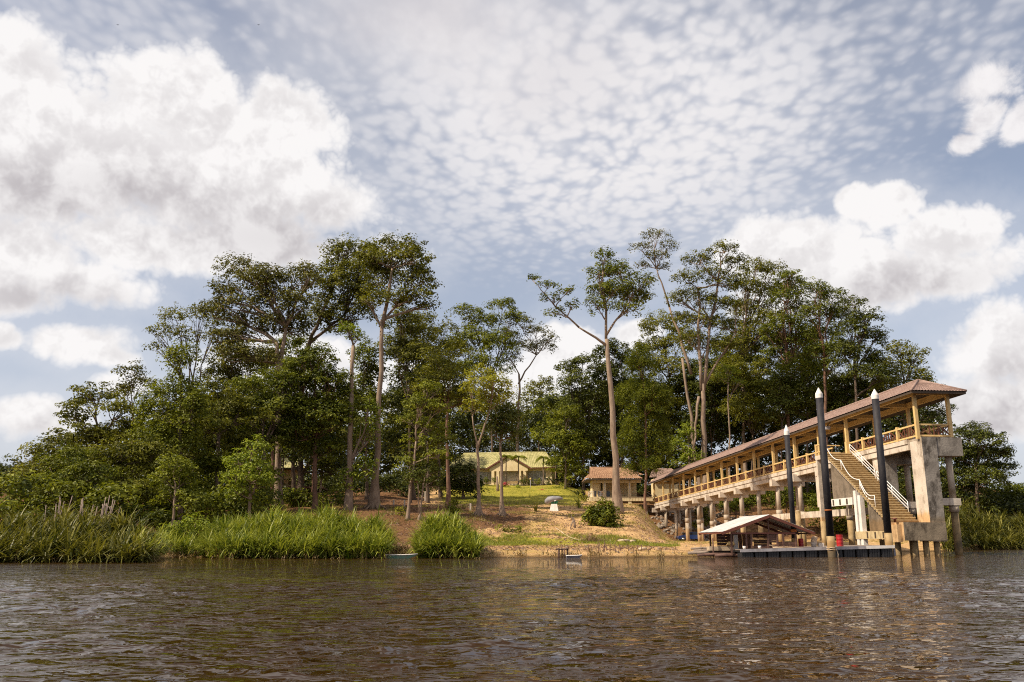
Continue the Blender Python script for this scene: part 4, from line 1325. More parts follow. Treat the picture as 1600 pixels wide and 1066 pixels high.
tree('broadleaf_tree', 'dark tree with pale lower leaves left of the tall central tree', (912, None), (912, 690), [(890, 578, 26, 14), (910, 570, 24, 14), (900, 605, 32, 24), (925, 630, 34, 36), (900, 655, 34, 34), (925, 690, 36, 34), (898, 705, 28, 28)], .30, 'bark_dark', 'leaf_dark', Y=172, size=.48, clump=1.2, tint=.18)
tree('broadleaf_tree', 'very dark dense tree just behind the tall central trunk', (972, None), (972, 640), [(955, 555, 30, 20), (975, 575, 30, 24), (942, 590, 28, 24), (965, 615, 36, 28), (950, 650, 36, 36)], .32, 'bark_dark', 'leaf_dark', Y=176, size=.50, clump=1.3, lai=4)
tree('tall_tree', 'tall central tree with one long bare limb stretching left', (966, 803), (948, 530), [(944, 402, 20, 13), (968, 425, 22, 15), (935, 428, 20, 12), (990, 445, 26, 16), (958, 455, 40, 18), (1005, 470, 22, 18), (935, 480, 28, 16), (980, 485, 30, 16), (835, 436, 14, 6), (858, 446, 18, 8), (885, 456, 16, 9), (955, 430, 34, 22), (975, 465, 40, 22), (940, 455, 28, 18), (862, 466, 16, 10), (872, 490, 20, 9), (894, 478, 12, 9), (1012, 438, 14, 12)], .40, 'bark_pale', 'leaf_mid', size=.32, lai=2.0, clump=.7, flare=1.7, tint=-.08, forks=[(948, 535), (946, 500), (905, 515)], stems=[(948, 540, 905, 512, .17), (905, 512, 868, 480, .12), (868, 480, 832, 438, .07), (947, 530, 942, 425, .17), (947, 525, 985, 470, .14)])
tree('conifer_tree', 'drooping fine-leaved dark tree hanging in front of the pavilion roof', (1008, 812), (1006, 620), [(1002, 575, 26, 34), (995, 620, 34, 36), (1020, 630, 30, 36), (1008, 670, 40, 36), (985, 700, 26, 30), (1025, 705, 26, 30), (1005, 728, 34, 20)], .24, 'bark_red', 'leaf_mid', Y=138, size=.36, lai=3.6, droop=.9, flat=.9, tint=-.08, aspect=.32)
tree('flowering_shrub_tree', 'young yellow-green tree by the shore end of the pier roof', (1076, None), (1076, 710), [(1075, 680, 20, 18), (1062, 700, 20, 18), (1085, 715, 20, 16), (1065, 728, 24, 14)], .14, 'bark_pale', 'leaf_bright', Y=152, size=.42, lai=2.2, clump=.8)

# ---- trees behind the pier
tree('tall_tree', 'forked tall tree leaning left with a high wispy head behind the pier', (1098, None), (1066, 560), [(1024, 370, 28, 11), (1002, 388, 20, 11), (1045, 385, 18, 12), (1028, 402, 26, 12), (1005, 415, 14, 9), (1040, 420, 14, 9)], .40, 'bark_pale', 'leaf_brown', Y=166, size=.40, lai=1.5, clump=.75, forks=[(1040, 470), (1030, 435)], stems=[(1080, 585, 1046, 480, .34), (1046, 480, 1026, 420, .2)])
tree('tall_tree', 'massive pale multi-stemmed tree rising behind the middle of the pier', (1102, None), (1098, 600), [(1092, 410, 30, 18), (1130, 392, 26, 16), (1150, 412, 22, 18), (1072, 438, 26, 16), (1112, 432, 32, 16), (1140, 445, 30, 18), (1085, 465, 30, 18), (1120, 478, 38, 18), (1060, 470, 22, 14), (1150, 480, 26, 16), (1090, 505, 34, 16), (1125, 510, 34, 18), (1065, 500, 26, 16), (1105, 540, 38, 18), (1075, 530, 26, 16), (1135, 545, 30, 18)], .62, 'bark_pale', 'leaf_olive', Y=152, size=.40, lai=2.0, clump=.85, forks=[(1098, 560), (1110, 500)], stems=[(1096, 610, 1090, 450, .32), (1100, 610, 1122, 440, .34), (1092, 620, 1084, 700, .26), (1102, 600, 1150, 520, .22)])
tree('broadleaf_tree', 'soft light-green tree between the tall central tree and the massive one', (1046, None), (1046, 600), [(1035, 515, 36, 24), (1060, 540, 36, 26), (1020, 550, 30, 26), (1048, 580, 42, 28), (1070, 620, 36, 36), (1035, 640, 36, 36), (1060, 670, 36, 30)], .3, 'bark_dark', 'leaf_olive', Y=178, size=.48, clump=1.2, tint=.12)
tree('tall_tree', 'thin pale pole-trunked tree with few leaves behind the pier', (1142, None), (1138, 600), [(1140, 580, 20, 12), (1128, 592, 16, 10), (1152, 600, 16, 10)], .19, 'bark_pale', 'leaf_bright', Y=158, size=.40, lai=1.4, clump=.7)
tree('broadleaf_tree', 'tall full-crowned olive tree right of the massive pale one', (1166, None), (1160, 560), [(1180, 420, 28, 16), (1205, 428, 26, 18), (1165, 450, 30, 20), (1195, 462, 36, 22), (1218, 455, 22, 20), (1170, 490, 36, 22), (1205, 500, 34, 24), (1180, 530, 40, 26), (1155, 545, 30, 24), (1150, 515, 30, 22), (1205, 540, 36, 26), (1165, 575, 40, 26), (1200, 580, 36, 26)], .40, 'bark_pale', 'leaf_olive', Y=170, size=.44, lai=2.3, clump=1.0, tint=.06)
tree('broadleaf_tree', 'dark-trunked tall tree with rounded crown behind the short guide pile', (1232, None), (1230, 580), [(1230, 435, 26, 14), (1250, 452, 28, 20), (1225, 468, 28, 20), (1255, 490, 32, 24), (1225, 510, 34, 24), (1245, 540, 36, 24), (1215, 555, 28, 20), (1240, 580, 34, 22), (1212, 525, 26, 22), (1265, 520, 22, 20)], .40, 'bark_red', 'leaf_mid', Y=162, size=.42, lai=2.4, clump=.95, tint=-.05)
tree('broadleaf_tree', 'tall tree with bare lower trunk seen above the tall guide piles', (1296, None), (1288, 560), [(1276, 455, 26, 14), (1298, 468, 28, 20), (1280, 490, 32, 22), (1312, 500, 26, 26), (1285, 525, 34, 22), (1310, 545, 28, 20), (1270, 555, 30, 20), (1300, 572, 24, 16)], .38, 'bark_red', 'leaf_mid', Y=156, size=.40, lai=2.4, clump=.9, tint=-.12)
tree('broadleaf_tree', 'dark glossy tree stepping down the right end of the skyline', (1338, None), (1336, 590), [(1335, 478, 24, 14), (1352, 500, 28, 20), (1330, 520, 28, 24), (1362, 532, 26, 24), (1340, 560, 36, 24), (1368, 570, 24, 20), (1318, 548, 24, 20), (1350, 585, 34, 22), (1380, 590, 22, 20)], .34, 'bark_dark', 'leaf_dark', Y=150, size=.40, lai=2.8, clump=.9, tint=.2)
tree('broadleaf_tree', 'pale airy tree above the river end of the pier roof', (1412, None), (1412, 600), [(1405, 548, 28, 15), (1428, 562, 26, 18), (1395, 575, 30, 22), (1420, 590, 34, 22), (1440, 600, 22, 20), (1390, 610, 32, 26)], .28, 'bark_dark', 'leaf_olive', Y=156, size=.44, lai=2.1, clump=.9, tint=.15)
tree('broadleaf_tree', 'dark branching tree reaching out behind the roof of the pier head', (1452, None), (1440, 660), [(1455, 625, 26, 20), (1430, 640, 36, 26), (1462, 650, 22, 10), (1405, 650, 36, 30), (1440, 680, 36, 20), (1478, 640, 16, 7)], .28, 'bark_dark', 'leaf_dark', Y=146, size=.38, lai=2.2, tint=.12)
tree('broadleaf_tree', 'big dark rounded tree on the right bank beyond the pier head', (1526, None), (1524, 730), [(1512, 680, 26, 18), (1538, 690, 30, 22), (1560, 712, 26, 20), (1530, 722, 42, 28), (1570, 735, 22, 16), (1508, 745, 34, 30), (1500, 712, 30, 30), (1545, 750, 40, 20)], .34, 'bark_dark', 'leaf_dark', Y=140, size=.40, lai=3.4, tint=.10)
tree('broadleaf_tree', 'mid-green tree trailing down to the right edge of the picture', (1580, None), (1580, 780), [(1572, 768, 26, 14), (1600, 775, 30, 18), (1555, 785, 36, 20), (1590, 800, 40, 20), (1625, 785, 34, 22)], .25, 'bark_dark', 'leaf_mid', Y=150, size=.44)
for lab, bx, by, bl, lf, yy, ti in [
    ('dark bushy tree behind the shore half of the pier', 1112, 690, [(1120, 640, 30, 30), (1098, 580, 32, 24), (1110, 605, 34, 28), (1098, 668, 30, 32), (1130, 680, 36, 30), (1118, 612, 26, 24)], 'leaf_dark', 172, .2),
    ('yellowish mid-height tree behind the middle of the pier roof', 1176, 680, [(1165, 600, 36, 26), (1140, 585, 32, 24), (1190, 622, 36, 28), (1160, 650, 40, 30), (1195, 668, 36, 28)], 'leaf_olive', 166, .18),
    ('dark mid-height tree left of the short guide pile', 1222, 660, [(1215, 605, 34, 26), (1240, 622, 32, 30), (1218, 645, 36, 30)], 'leaf_dark', 160, .22),
    ('green mid-height tree between the short and tall guide piles', 1262, 650, [(1258, 600, 32, 24), (1278, 628, 32, 28), (1250, 645, 34, 26), (1265, 575, 24, 18)], 'leaf_mid', 164, .0),
    ('dark mid-height tree between the two tall guide piles', 1328, 630, [(1318, 600, 30, 22), (1345, 612, 34, 26), (1325, 640, 38, 26), (1300, 622, 28, 26), (1370, 610, 28, 26)], 'leaf_dark', 160, .18)]:
    tree('broadleaf_tree', lab, (bx, None), (bx, by), bl, .22, 'bark_dark', lf, Y=yy, size=.44, lai=3.0, clump=1.1, tint=ti)

for lab, u, v_, uT, vT, bl, yy in [
    ('small dark tree on the shaded slope under the middle of the pier', 1150, 815, 1150, 790, [(1148, 780, 18, 14), (1160, 792, 16, 14), (1140, 795, 16, 12)], 150),
    ('small green tree behind the pier columns right of the shaded slope', 1228, 812, 1228, 785, [(1225, 775, 20, 16), (1240, 785, 18, 16), (1215, 790, 16, 14)], 144),
    ('dark bushy tree standing between the first pier columns', 1098, 830, 1098, 800, [(1098, 800, 12, 14), (1102, 815, 12, 14), (1094, 822, 10, 10)], 143),
    ('dark bushy tree under the landing of the staircase', 1282, 820, 1282, 800, [(1278, 790, 18, 14), (1292, 800, 18, 14), (1270, 805, 16, 12)], 142)]:
    tree('broadleaf_tree', lab, (u, v_), (uT, vT), bl, .14, 'bark_dark', 'leaf_mid', Y=yy, size=.36, lai=3.6, clump=.7, tint=-.1)

# slim understorey trunks one can tell apart in the left wood
for i, (ub, vb, ut, vt, bk_, lab) in enumerate([
    (424, 792, 428, 640, 'bark_red', 'reddish trunk left of the yellow stilt house wall'),
    (434, 792, 432, 700, 'bark_dark', 'thin black trunk crossing the yellow wall of the stilt house'),
    (440, 790, 443, 700, 'bark_dark', 'second thin black trunk crossing the yellow wall of the stilt house'),
    (457, 794, 459, 690, 'bark_dark', 'thick dark trunk at the right end of the stilt house wall'),
    (488, 792, 489, 690, 'bark_red', 'straight brown trunk right of the stilt house'),
    (497, 792, 510, 700, 'bark_pale', 'slanting thin pale trunk right of the stilt house')]):
    tree('slender_tree', lab, (ub, vb), (ut, vt), [(ut, vt - 8, 18, 12), (ut + 10, vt - 2, 14, 10)], (.26, .12, .13, .30, .17, .12)[i], bk_, 'leaf_dark', size=.34, flare=1.2, group=None, Y=(112, 116, 115, 110, 109, 106)[i])


# ------------------------------------------------------------------ the wood behind, too deep to count
def wood(name, label, spans, leaf, seed, size, lai=2.6):
    g = np.random.default_rng(seed)
    bl = []
    for (u0, u1, vt0, vt1, vb, Y0, Y1) in spans:
        for u in np.arange(u0, u1, 20):
            vt = vt0 + (vt1 - vt0) * (u - u0) / max(u1 - u0, 1)
            v_ = vt + 14
            while v_ < vb:
                Y = g.uniform(Y0, Y1)
                ru, rv = g.uniform(20, 30), g.uniform(15, 22)
                c = P(u + g.uniform(-12, 12), v_ + g.uniform(-6, 10), Y)
                if c.z - G(c.x, c.y) > -2:
                    k_ = Y / 1380
                    bl.append((c, (ru * k_, ru * k_, rv * k_)))
                v_ += rv * 1.15
    V, Q, T, _ = crown_leaves(bl, size * 1.45, lai * .8, 1.3, seed, .6, -.12)
    put_mesh(name, np_mesh(name, V, Q, leaf, T), kind='stuff', label=label)


wood('woodland', 'dense dark wood behind the left trees', [(30, 110, 740, 700, 800, 100, 130), (110, 300, 690, 640, 800, 98, 130), (300, 430, 620, 615, 790, 112, 145), (430, 540, 615, 625, 795, 142, 165), (540, 700, 615, 625, 790, 150, 185)], 'leaf_olive', 31, .44, 3.2)
wood('woodland', 'dense dark wood behind the house and the pier', [(640, 750, 600, 620, 790, 200, 235), (750, 870, 635, 645, 715, 208, 240), (860, 1000, 620, 590, 790, 178, 205), (1000, 1400, 590, 600, 800, 170, 205), (1400, 1480, 615, 660, 800, 155, 185)], 'leaf_dark', 32, .52, 3.2)
for lab, bx, by, bl, lf, yy, ti in [
    ('mid-height tree under the left end of the broad spreading canopy', 372, 660, [(360, 560, 36, 24), (390, 575, 38, 28), (345, 590, 34, 28), (375, 610, 44, 30)], 'leaf_olive', 108, .0),
    ('mid-height bushy tree filling the gap behind the leaning tree', 470, 640, [(455, 545, 32, 24), (430, 575, 36, 26), (475, 580, 36, 28), (445, 605, 40, 28)], 'leaf_mid', 116, -.1),
    ('round-headed green tree between the two pale left trunks', 572, 660, [(568, 560, 28, 24), (580, 590, 26, 28), (560, 610, 28, 30), (575, 640, 30, 30)], 'leaf_mid', 118, -.05),
    ('dense olive tree just right of the tallest trunk', 640, 640, [(625, 505, 32, 22), (650, 525, 36, 26), (620, 545, 34, 26), (655, 565, 38, 28), (680, 590, 34, 28)], 'leaf_olive', 116, -.05),
    ('dark green tree filling the wood left of the reddish slender trunk', 668, 690, [(660, 600, 30, 26), (672, 630, 32, 30), (655, 655, 34, 30)], 'leaf_dark', 112, .1),
    ('tall bushy tree right behind the bare pole-trunked tree', 1150, 640, [(1140, 545, 34, 22), (1160, 565, 36, 26), (1130, 580, 32, 26), (1155, 605, 40, 28)], 'leaf_mid', 180, .0),
    ('leafy tree filling the skyline gap right of the short guide pile', 1262, 620, [(1255, 535, 32, 22), (1275, 555, 32, 24), (1250, 570, 34, 26), (1270, 590, 36, 26)], 'leaf_olive', 182, .0),
    ('light green tree in the gap left of the drooping dark tree', 868, 690, [(862, 640, 28, 22), (878, 665, 30, 24), (858, 680, 28, 22)], 'leaf_mid', 190, .15)]:
    tree('broadleaf_tree', lab, (bx, None), (bx, by), bl, .2, 'bark_dark', lf, Y=yy, size=.36 * yy / 110, lai=3.2, clump=.9 * yy / 110, tint=ti)
wood('woodland', 'dark wood along the right bank', [(1395, 1640, 715, 780, 830, 135, 160), (1640, 1900, 785, 790, 840, 135, 160)], 'leaf_dark', 33, .44, 2.6)
wood('woodland', 'dark wood far along the left bank', [(-420, 30, 735, 740, 830, 100, 140)], 'leaf_dark', 34, .46, 2.4)
wood('undergrowth', 'low dark shrubs on the rise behind the pier columns', [(1120, 1420, 770, 770, 800, 158, 172), (1290, 1400, 790, 790, 830, 142, 150)], 'leaf_mid', 36, .36, 3.0)
wood('undergrowth', 'dark shrubs in the shade between the large left trunks', [(470, 690, 748, 752, 778, 126, 140)], 'leaf_dark', 37, .34, 3.0)
wood('undergrowth', 'low shadowy undergrowth below the left forest', [(0, 230, 755, 765, 820, 66, 82), (225, 420, 755, 770, 818, 70, 88), (230, 420, 725, 725, 790, 82, 96), (420, 540, 770, 778, 800, 96, 104)], 'leaf_mid', 35, .28, 3.4)


# ------------------------------------------------------------------ reed beds and thickets at the water
def thicket(name, label, u0, u1, top, front, depth, n_ros, leaf, seed, blen=(1.1, 1.9), lean=(.05, 1.0), per=26, width=.075, h_scale=1.0):
    """rosettes of long arching blades, some on short stems, packed along the bank; top: skyline as (u, v) points, front: nearest distance"""
    g = np.random.default_rng(seed)
    tu = [p[0] for p in top]; tv_ = [p[1] for p in top]
    B, AZ, LE, LN, W, CU, TI = [], [], [], [], [], [], []
    for i in range(n_ros):
        u = g.uniform(u0, u1)
        fy = np.interp(u, SHORE_U, SHORE_Y)
        d = g.uniform(0, 1) ** 1.2 * depth
        Y = fy + front + d
        x = (u - 800) / 1394 * Y
        vt = np.interp(u, tu, tv_) + 9 * math.sin(u * .11 + seed) * math.sin(u * .037 + 2) + g.uniform(-4, 6)
        ztop = P(u, vt, fy + front + depth * .45).z * h_scale
        zg = max(G(x, Y), -.1)
        zmax = max(zg + .3, min(ztop, zg + (ztop - zg) * min(1, .30 + d / depth * 1.3)) - 1.0)
        z = zg + (zmax - zg) * g.uniform(0.0, 1.0) ** .6
        k_ = per
        L = g.uniform(*blen, k_) * g.uniform(.75, 1.15)
        B.append(np.repeat([[x, Y, z]], k_, 0) + g.normal(size=(k_, 3)) * .10)
        AZ.append(g.uniform(0, 2 * math.pi, k_)); LE.append(g.uniform(*lean, k_)); LN.append(L)
        W.append(np.full(k_, width) * g.uniform(.7, 1.25, k_)); CU.append(g.uniform(.15, .75, k_))
        TI.append(np.clip(g.uniform(.05, .80) + g.normal(size=k_) * .20, 0, 1))
    v, q = blades(np.concatenate(B), np.concatenate(AZ), np.concatenate(LE), np.concatenate(LN), np.concatenate(W), np.concatenate(CU), 3, g)
    put_mesh(name, np_mesh(name, v, q, leaf, np.repeat(np.concatenate(TI), 3)), kind='stuff', label=label)


thicket('reeds', 'tall screw-pine thicket on the left headland', -260, 232, [(-260, 800), (0, 800), (60, 797), (120, 790), (180, 800), (232, 830)], -.6, 9, 720, 'reed_deep', 41, (1.0, 2.0), (.1, 1.4), 22, .12)
thicket('reeds', 'loose sunny reeds between the headland and the largest reed bed', 195, 330, [(195, 815), (240, 818), (280, 822), (330, 815)], .6, 8, 190, 'reed_blade', 42, (.8, 1.5), (.1, 1.2), 20, .10)
thicket('reeds', 'largest bright reed bed along the middle of the left bank', 318, 606, [(318, 825), (360, 806), (400, 800), (480, 795), (560, 800), (590, 812), (606, 845)], -.2, 10, 820, 'reed_blade', 43, (1.0, 1.9), (.02, 1.0), 24, .105)
thicket('reeds', 'rounded reed clump right of the green boat', 652, 744, [(652, 850), (662, 815), (690, 797), (715, 803), (732, 832), (744, 860)], -.1, 7, 300, 'reed_blade', 44, (1.0, 1.8), (.02, 1.0), 24, .105)
thicket('reeds', 'reedy thicket on the right bank beyond the pier', 1472, 1640, [(1472, 800), (1510, 787), (1560, 800), (1600, 812), (1640, 815)], -.5, 14, 420, 'reed_deep', 45, (1.4, 2.6), (.1, 1.4), 22, .17)
thicket('reeds', 'far reeds running off along the right bank', 1640, 2300, [(1640, 815), (2300, 820)], -.5, 14, 330, 'reed_deep', 46, (1.4, 2.6), (.1, 1.2), 16, .15)

def dry_fringe(name, label, u0, u1, n, seed, s0=0.0, s1=2.0):
    g = np.random.default_rng(seed)
    u = g.uniform(u0, u1, n)
    Y = np.interp(u, SHORE_U, SHORE_Y) + g.uniform(s0, s1, n)
    x = (u - 800) / 1394 * Y
    b_ = np.repeat(np.stack([x, Y, np.maximum(gh(x, Y), -.05) + .02], 1), 9, 0) + g.normal(size=(n * 9, 3)) * np.array([.15, .15, .05])
    k_ = len(b_)
    v, q = blades(b_, g.uniform(0, 6.28, k_), g.uniform(.3, 1.5, k_), g.uniform(.4, 1.2, k_), np.full(k_, .055), g.uniform(.1, .8, k_), 3, g)
    put_mesh(name, np_mesh(name, v, q, 'dead_reed', np.repeat(np.clip(g.normal(.5, .3, k_), 0, 1), 3)), kind='stuff', label=label)


dry_fringe('dead_reeds', 'dead tan reed stems along the foot of the left reed beds', -60, 745, 620, 61, -.5, 5.0)
dry_fringe('dead_reeds', 'dead tan stems at the foot of the right bank thicket', 1475, 1640, 150, 62, -.5, 3.0)
dry_fringe('dead_twigs', 'twigs and washed-up debris along the sandy water line', 745, 1110, 60, 63, .1, 1.6)

# dry broken stalks standing up out of the headland thicket
gst = random.Random(5)
for i in range(26):
    u = gst.choice([gst.gauss(92, 10), gst.gauss(135, 16), gst.gauss(160, 10)])
    Y = gst.uniform(51, 55)
    zb_, zt_ = P(u, 812, Y).z, P(u, gst.uniform(770, 792), Y).z
    x = (u - 800) / 1385 * Y
    le = gst.uniform(-.25, .45)
    zg = max(G(x, Y), 0) - .1
    pts = [(0, 0, 0), (le * .3, 0, (zt_ - zg) * .5), (le, gst.uniform(-.1, .1), zt_ - zg)]
    m = MB().tube(pts, [.030, .022, .026], 6)
    if i % 4 == 0:
        p1 = Vector(pts[1]).lerp(Vector(pts[2]), .5)
        m.tube([p1, p1 + Vector((gst.choice((-1, 1)) * .22, 0, .38))], [.026, .022], 5)
    tag(m.build('dry_stalk', 'stalk_dry', None, (x, Y, zg)), 'dry broken grey-pink stalk standing up out of the screw-pine thicket on the headland', 'dead stalk', 'dry stalks in the headland thicket')

# grass and leaf litter on the slope
def tufts(name, label, n, area, leaf, hgt, seed, per=7, keep=None):
    g = np.random.default_rng(seed)
    u = g.uniform(area[0], area[1], n); s = area[2] + (area[3] - area[2]) * g.uniform(0, 1, n)
    Y = np.interp(u, SHORE_U, SHORE_Y) + s
    x = (u - 800) / 1394 * Y
    # gather into patches
    pn = np.sin(x * .9 + 1.3 * np.sin(Y * .35)) + np.sin(Y * .6 + x * .33 + seed)
    ok = pn > (0.2 if keep is None else keep)
    x, Y = x[ok], Y[ok]
    z = gh(x, Y)
    b_ = np.repeat(np.stack([x, Y, z - .02], 1), per, 0) + g.normal(size=(len(x) * per, 3)) * np.array([.14, .14, 0])
    k_ = len(b_)
    v, q = blades(b_, g.uniform(0, 6.28, k_), g.uniform(.05, .8, k_), g.uniform(hgt[0], hgt[1], k_), np.full(k_, .035), g.uniform(.1, .6, k_), 2, g)
    put_mesh(name, np_mesh(name, v, q, leaf, np.repeat(np.clip(g.normal(.5, .25, k_), 0, 1), 2)), kind='stuff', label=label)


tufts('grass', 'short sunny lawn grass in front of the house', 4200, (690, 905, 50, 112), 'reed_blade', (.12, .32), 51, 5, -.6)
tufts('grass', 'dry yellow grass on the open slope', 6000, (735, 1040, 8, 62), 'grass_dry', (.08, .32), 52, 5, .0)
tufts('grass', 'green grass strip along the top of the beach', 2600, (735, 1060, 11, 18), 'reed_blade', (.12, .36), 53, 6, -.5)
tufts('grass', 'weedy grass under the pier columns', 2200, (1040, 1500, 20, 60), 'grass_dry', (.12, .4), 54, 6, .0)
tufts('grass', 'rough grass beneath the left trees', 3200, (420, 740, 6, 46), 'reed_deep', (.15, .5), 55, 6, .3)
g_ = np.random.default_rng(56)
n_ = 17000
u = g_.uniform(600, 1060, n_); Y = np.interp(u, SHORE_U, SHORE_Y) + g_.uniform(4, 62, n_)
x = (u - 800) / 1394 * Y
pp = np.stack([x, Y, gh(x, Y) + .03], 1)
v, q = leaf_quads(pp, g_.normal(size=(n_, 3)) * .35 + np.array([0, -.2, 1]), g_.uniform(.06, .28, n_) , .6, g_)
put_mesh('leaf_litter', np_mesh('leaf_litter', v, q, 'brush_twig', np.clip(g_.normal(.5, .3, n_), 0, 1)), kind='stuff', label='fallen brown leaves scattered over the slope')

# ------------------------------------------------------------------ central house on the lawn
HY = 186.0
hb = P(798, 757, HY)
house = thing('house', 'pale yellow single-storey house with mossy tiled roof and front gable above the lawn', 'house', (hb.x, HY, hb.z), -0.22)
s_ = HY / 1378.0                                  # metres per pixel there
hx_ = lambda u: (u - 798) * s_
hz_ = lambda v: (757 - v) * s_
W0, W1 = hx_(696), hx_(864)
zE, zR = hz_(731), hz_(704)
MB().box(W0, W1, .02, 9.0, -3.0, .0).build('plinth', 'stone', house)
m = MB()
m.box(W0, W1, 0, .25, 0, hz_(756) + .55)          # low wall under the windows
m.box(W0, W1, 0, .25, hz_(737), zE)               # band above them
xw = [W0, hx_(692), hx_(752), hx_(772), hx_(776), hx_(784), hx_(812), hx_(818), hx_(823), hx_(828), hx_(854), W1]
for a_, b_ in ((W0, hx_(752) if False else W0 + 1.2), (hx_(770), hx_(775)), (hx_(817), hx_(825)), (hx_(854), W1)):
    m.box(a_, b_, 0, .25, hz_(756) + .55, hz_(737))
m.box(W0, W0 + .25, .25, 9.0, 0, zE); m.box(W1 - .25, W1, .25, 9.0, 0, zE); m.box(W0 + .25, W1 - .25, 8.75, 9.0, 0, zE)
m.build('wall', 'paint_yellow_pale', house)
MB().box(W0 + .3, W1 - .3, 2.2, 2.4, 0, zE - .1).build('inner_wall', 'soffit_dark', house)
for (a_, b_) in ((W0 + 1.25, hx_(769.6)), (hx_(775.4), hx_(816.6)), (hx_(825.4), hx_(853.6))):
    n_ = max(2, int((b_ - a_) / 1.25))
    wdw = MB().box(a_, b_, .12, .16, hz_(756) + .56, hz_(737) - .01).build('window', 'glass_dark', house)
    for j in range(n_):
        x0 = a_ + (b_ - a_) * j / n_; x1 = a_ + (b_ - a_) * (j + 1) / n_
        m = MB()
        z0, z1 = hz_(756) + .60, hz_(737) - .05
        for k_ in range(9):
            zz = z0 + (z1 - z0) * k_ / 9
            m.add([(x0 + .05, .10, zz + .02), (x1 - .05, .10, zz + .02), (x1 - .05, .04, zz + (z1 - z0) / 9 - .02), (x0 + .05, .04, zz + (z1 - z0) / 9 - .02)], [(0, 1, 2, 3)])
        m.box(x0, x0 + .06, .02, .11, z0, z1); m.box(x1 - .06, x1, .02, .11, z0, z1)
        m.build('shutter', 'shutter_grey', wdw)
gx0, gx1, gxa = hx_(760), hx_(834.5), hx_(798)
tiled_slope('roof_tiles', 'roof_moss', house, (W0 - .9, -.9, zE - .15), (W1 + .9, -.9, zE - .15), (W1 - 2.0, 4.5, zR), (W0 + 2.0, 4.5, zR), .42, .55, .06)
tiled_slope('roof_tiles', 'roof_moss', house, (W1 + .9, 9.9, zE - .15), (W0 - .9, 9.9, zE - .15), (W0 + 2.0, 4.5, zR), (W1 - 2.0, 4.5, zR), .42, .55, .06)
for s in (-1, 1):
    xe = (W1 + .9) if s > 0 else (W0 - .9); xr = (W1 - 2.0) if s > 0 else (W0 + 2.0)
    MB().add([(xe, -.9, zE - .15), (xe, 9.9, zE - .15), (xr, 4.5, zR)], [(0, 1, 2)]).build('roof_hip', 'roof_moss', house)
MB().bar((W0 - .9, -.92, zE - .24), (gx0, -.92, zE - .24), .05, .16).build('fascia_board', 'trim_brown', house)
MB().bar((gx1, -.92, zE - .24), (W1 + .9, -.92, zE - .24), .05, .16).build('fascia_board', 'trim_brown', house)
MB().tube([(W0 + 2.0, 4.5, zR + .05), (W1 - 2.0, 4.5, zR + .05)], .13, 6).build('ridge_cap', 'roof_moss', house)
zA = hz_(712)
GYf = -1.9
m = MB(); m.prism([(gx0 + .9, zE - .1), (gx1 - .9, zE - .1), (gxa, zA - .45)], 'y', GYf + .3, GYf + .5)
m.box(gx0 + .9, gx1 - .9, GYf + .3, GYf + .5, hz_(737), zE - .102)
m.build('gable_wall', 'paint_yellow_pale', house)
for s, gx in ((-1, gx0), (1, gx1)):
    tiled_slope('roof_tiles', 'roof_moss', house, *((((gx, 4.5, zE - .35), (gx, GYf, zE - .35), (gxa, GYf, zA), (gxa, 4.5, zA))) if s < 0 else (((gx, GYf, zE - .35), (gx, 4.5, zE - .35), (gxa, 4.5, zA), (gxa, GYf, zA)))), .42, .55, .05)
    MB().bar((gx, GYf - .03, zE - .48), (gxa, GYf - .03, zA - .13), .06, .28).build('barge_board', 'trim_brown', house)
for u in (772, 780, 815, 823):
    MB().box(hx_(u) - .30, hx_(u) + .30, GYf + .25, GYf + .60, -.4, hz_(737) - .002).build('column', 'paint_yellow_pale', house)
MB().box(gx0 + .8, gx1 - .8, GYf + .15, -.02, -.6, .02).build('porch_floor', 'paint_yellow_pale', house)
MB().box(W1 + .03, W1 + 3.2, 1.2, 6.0, -.6, hz_(736)).build('side_wing', 'paint_yellow_pale', house)
MB().box(W1 + .5, W1 + 2.2, 1.15, 1.19, hz_(752), hz_(740)).build('window', 'glass_dark', house)
for k_ in range(3):
    MB().bar((W1 + .5 + .85 * k_, 1.13, hz_(752)), (W1 + .5 + .85 * k_, 1.13, hz_(740)), .05, .05).build('window_bar', 'paint_white', house)
m = MB(); m.add([(W1 - .2, .4, hz_(734)), (W1 + 3.8, .4, hz_(734)), (W1 + 3.4, 3.6, hz_(727)), (W1 - .2, 3.6, hz_(727)),
                 (W1 - .2, .4, hz_(735.5)), (W1 + 3.8, .4, hz_(735.5)), (W1 + 3.4, 3.6, hz_(728.5)), (W1 - .2, 3.6, hz_(728.5))],
                [(0, 1, 2, 3), (7, 6, 5, 4), (0, 4, 5, 1), (1, 5, 6, 2)])
m.build('wing_roof', 'roof_moss', house)
# low terrace wall in front of the house with pale vents
tw = P(798, 766, HY - 6)
ter = thing('terrace_wall', 'low dark retaining wall with pale blocks below the front of the house', 'wall', (tw.x, HY - 6, tw.z), 0)
MB().box(hx_(770), hx_(872), 0, .4, -2.0, 1.0).build('wall_body', 'stone', ter)
for u in (816, 823, 834):
    MB().box(hx_(u) - .28, hx_(u) + .28, -.04, -.002, .45, .80).build('pale_block', 'paint_white', ter)


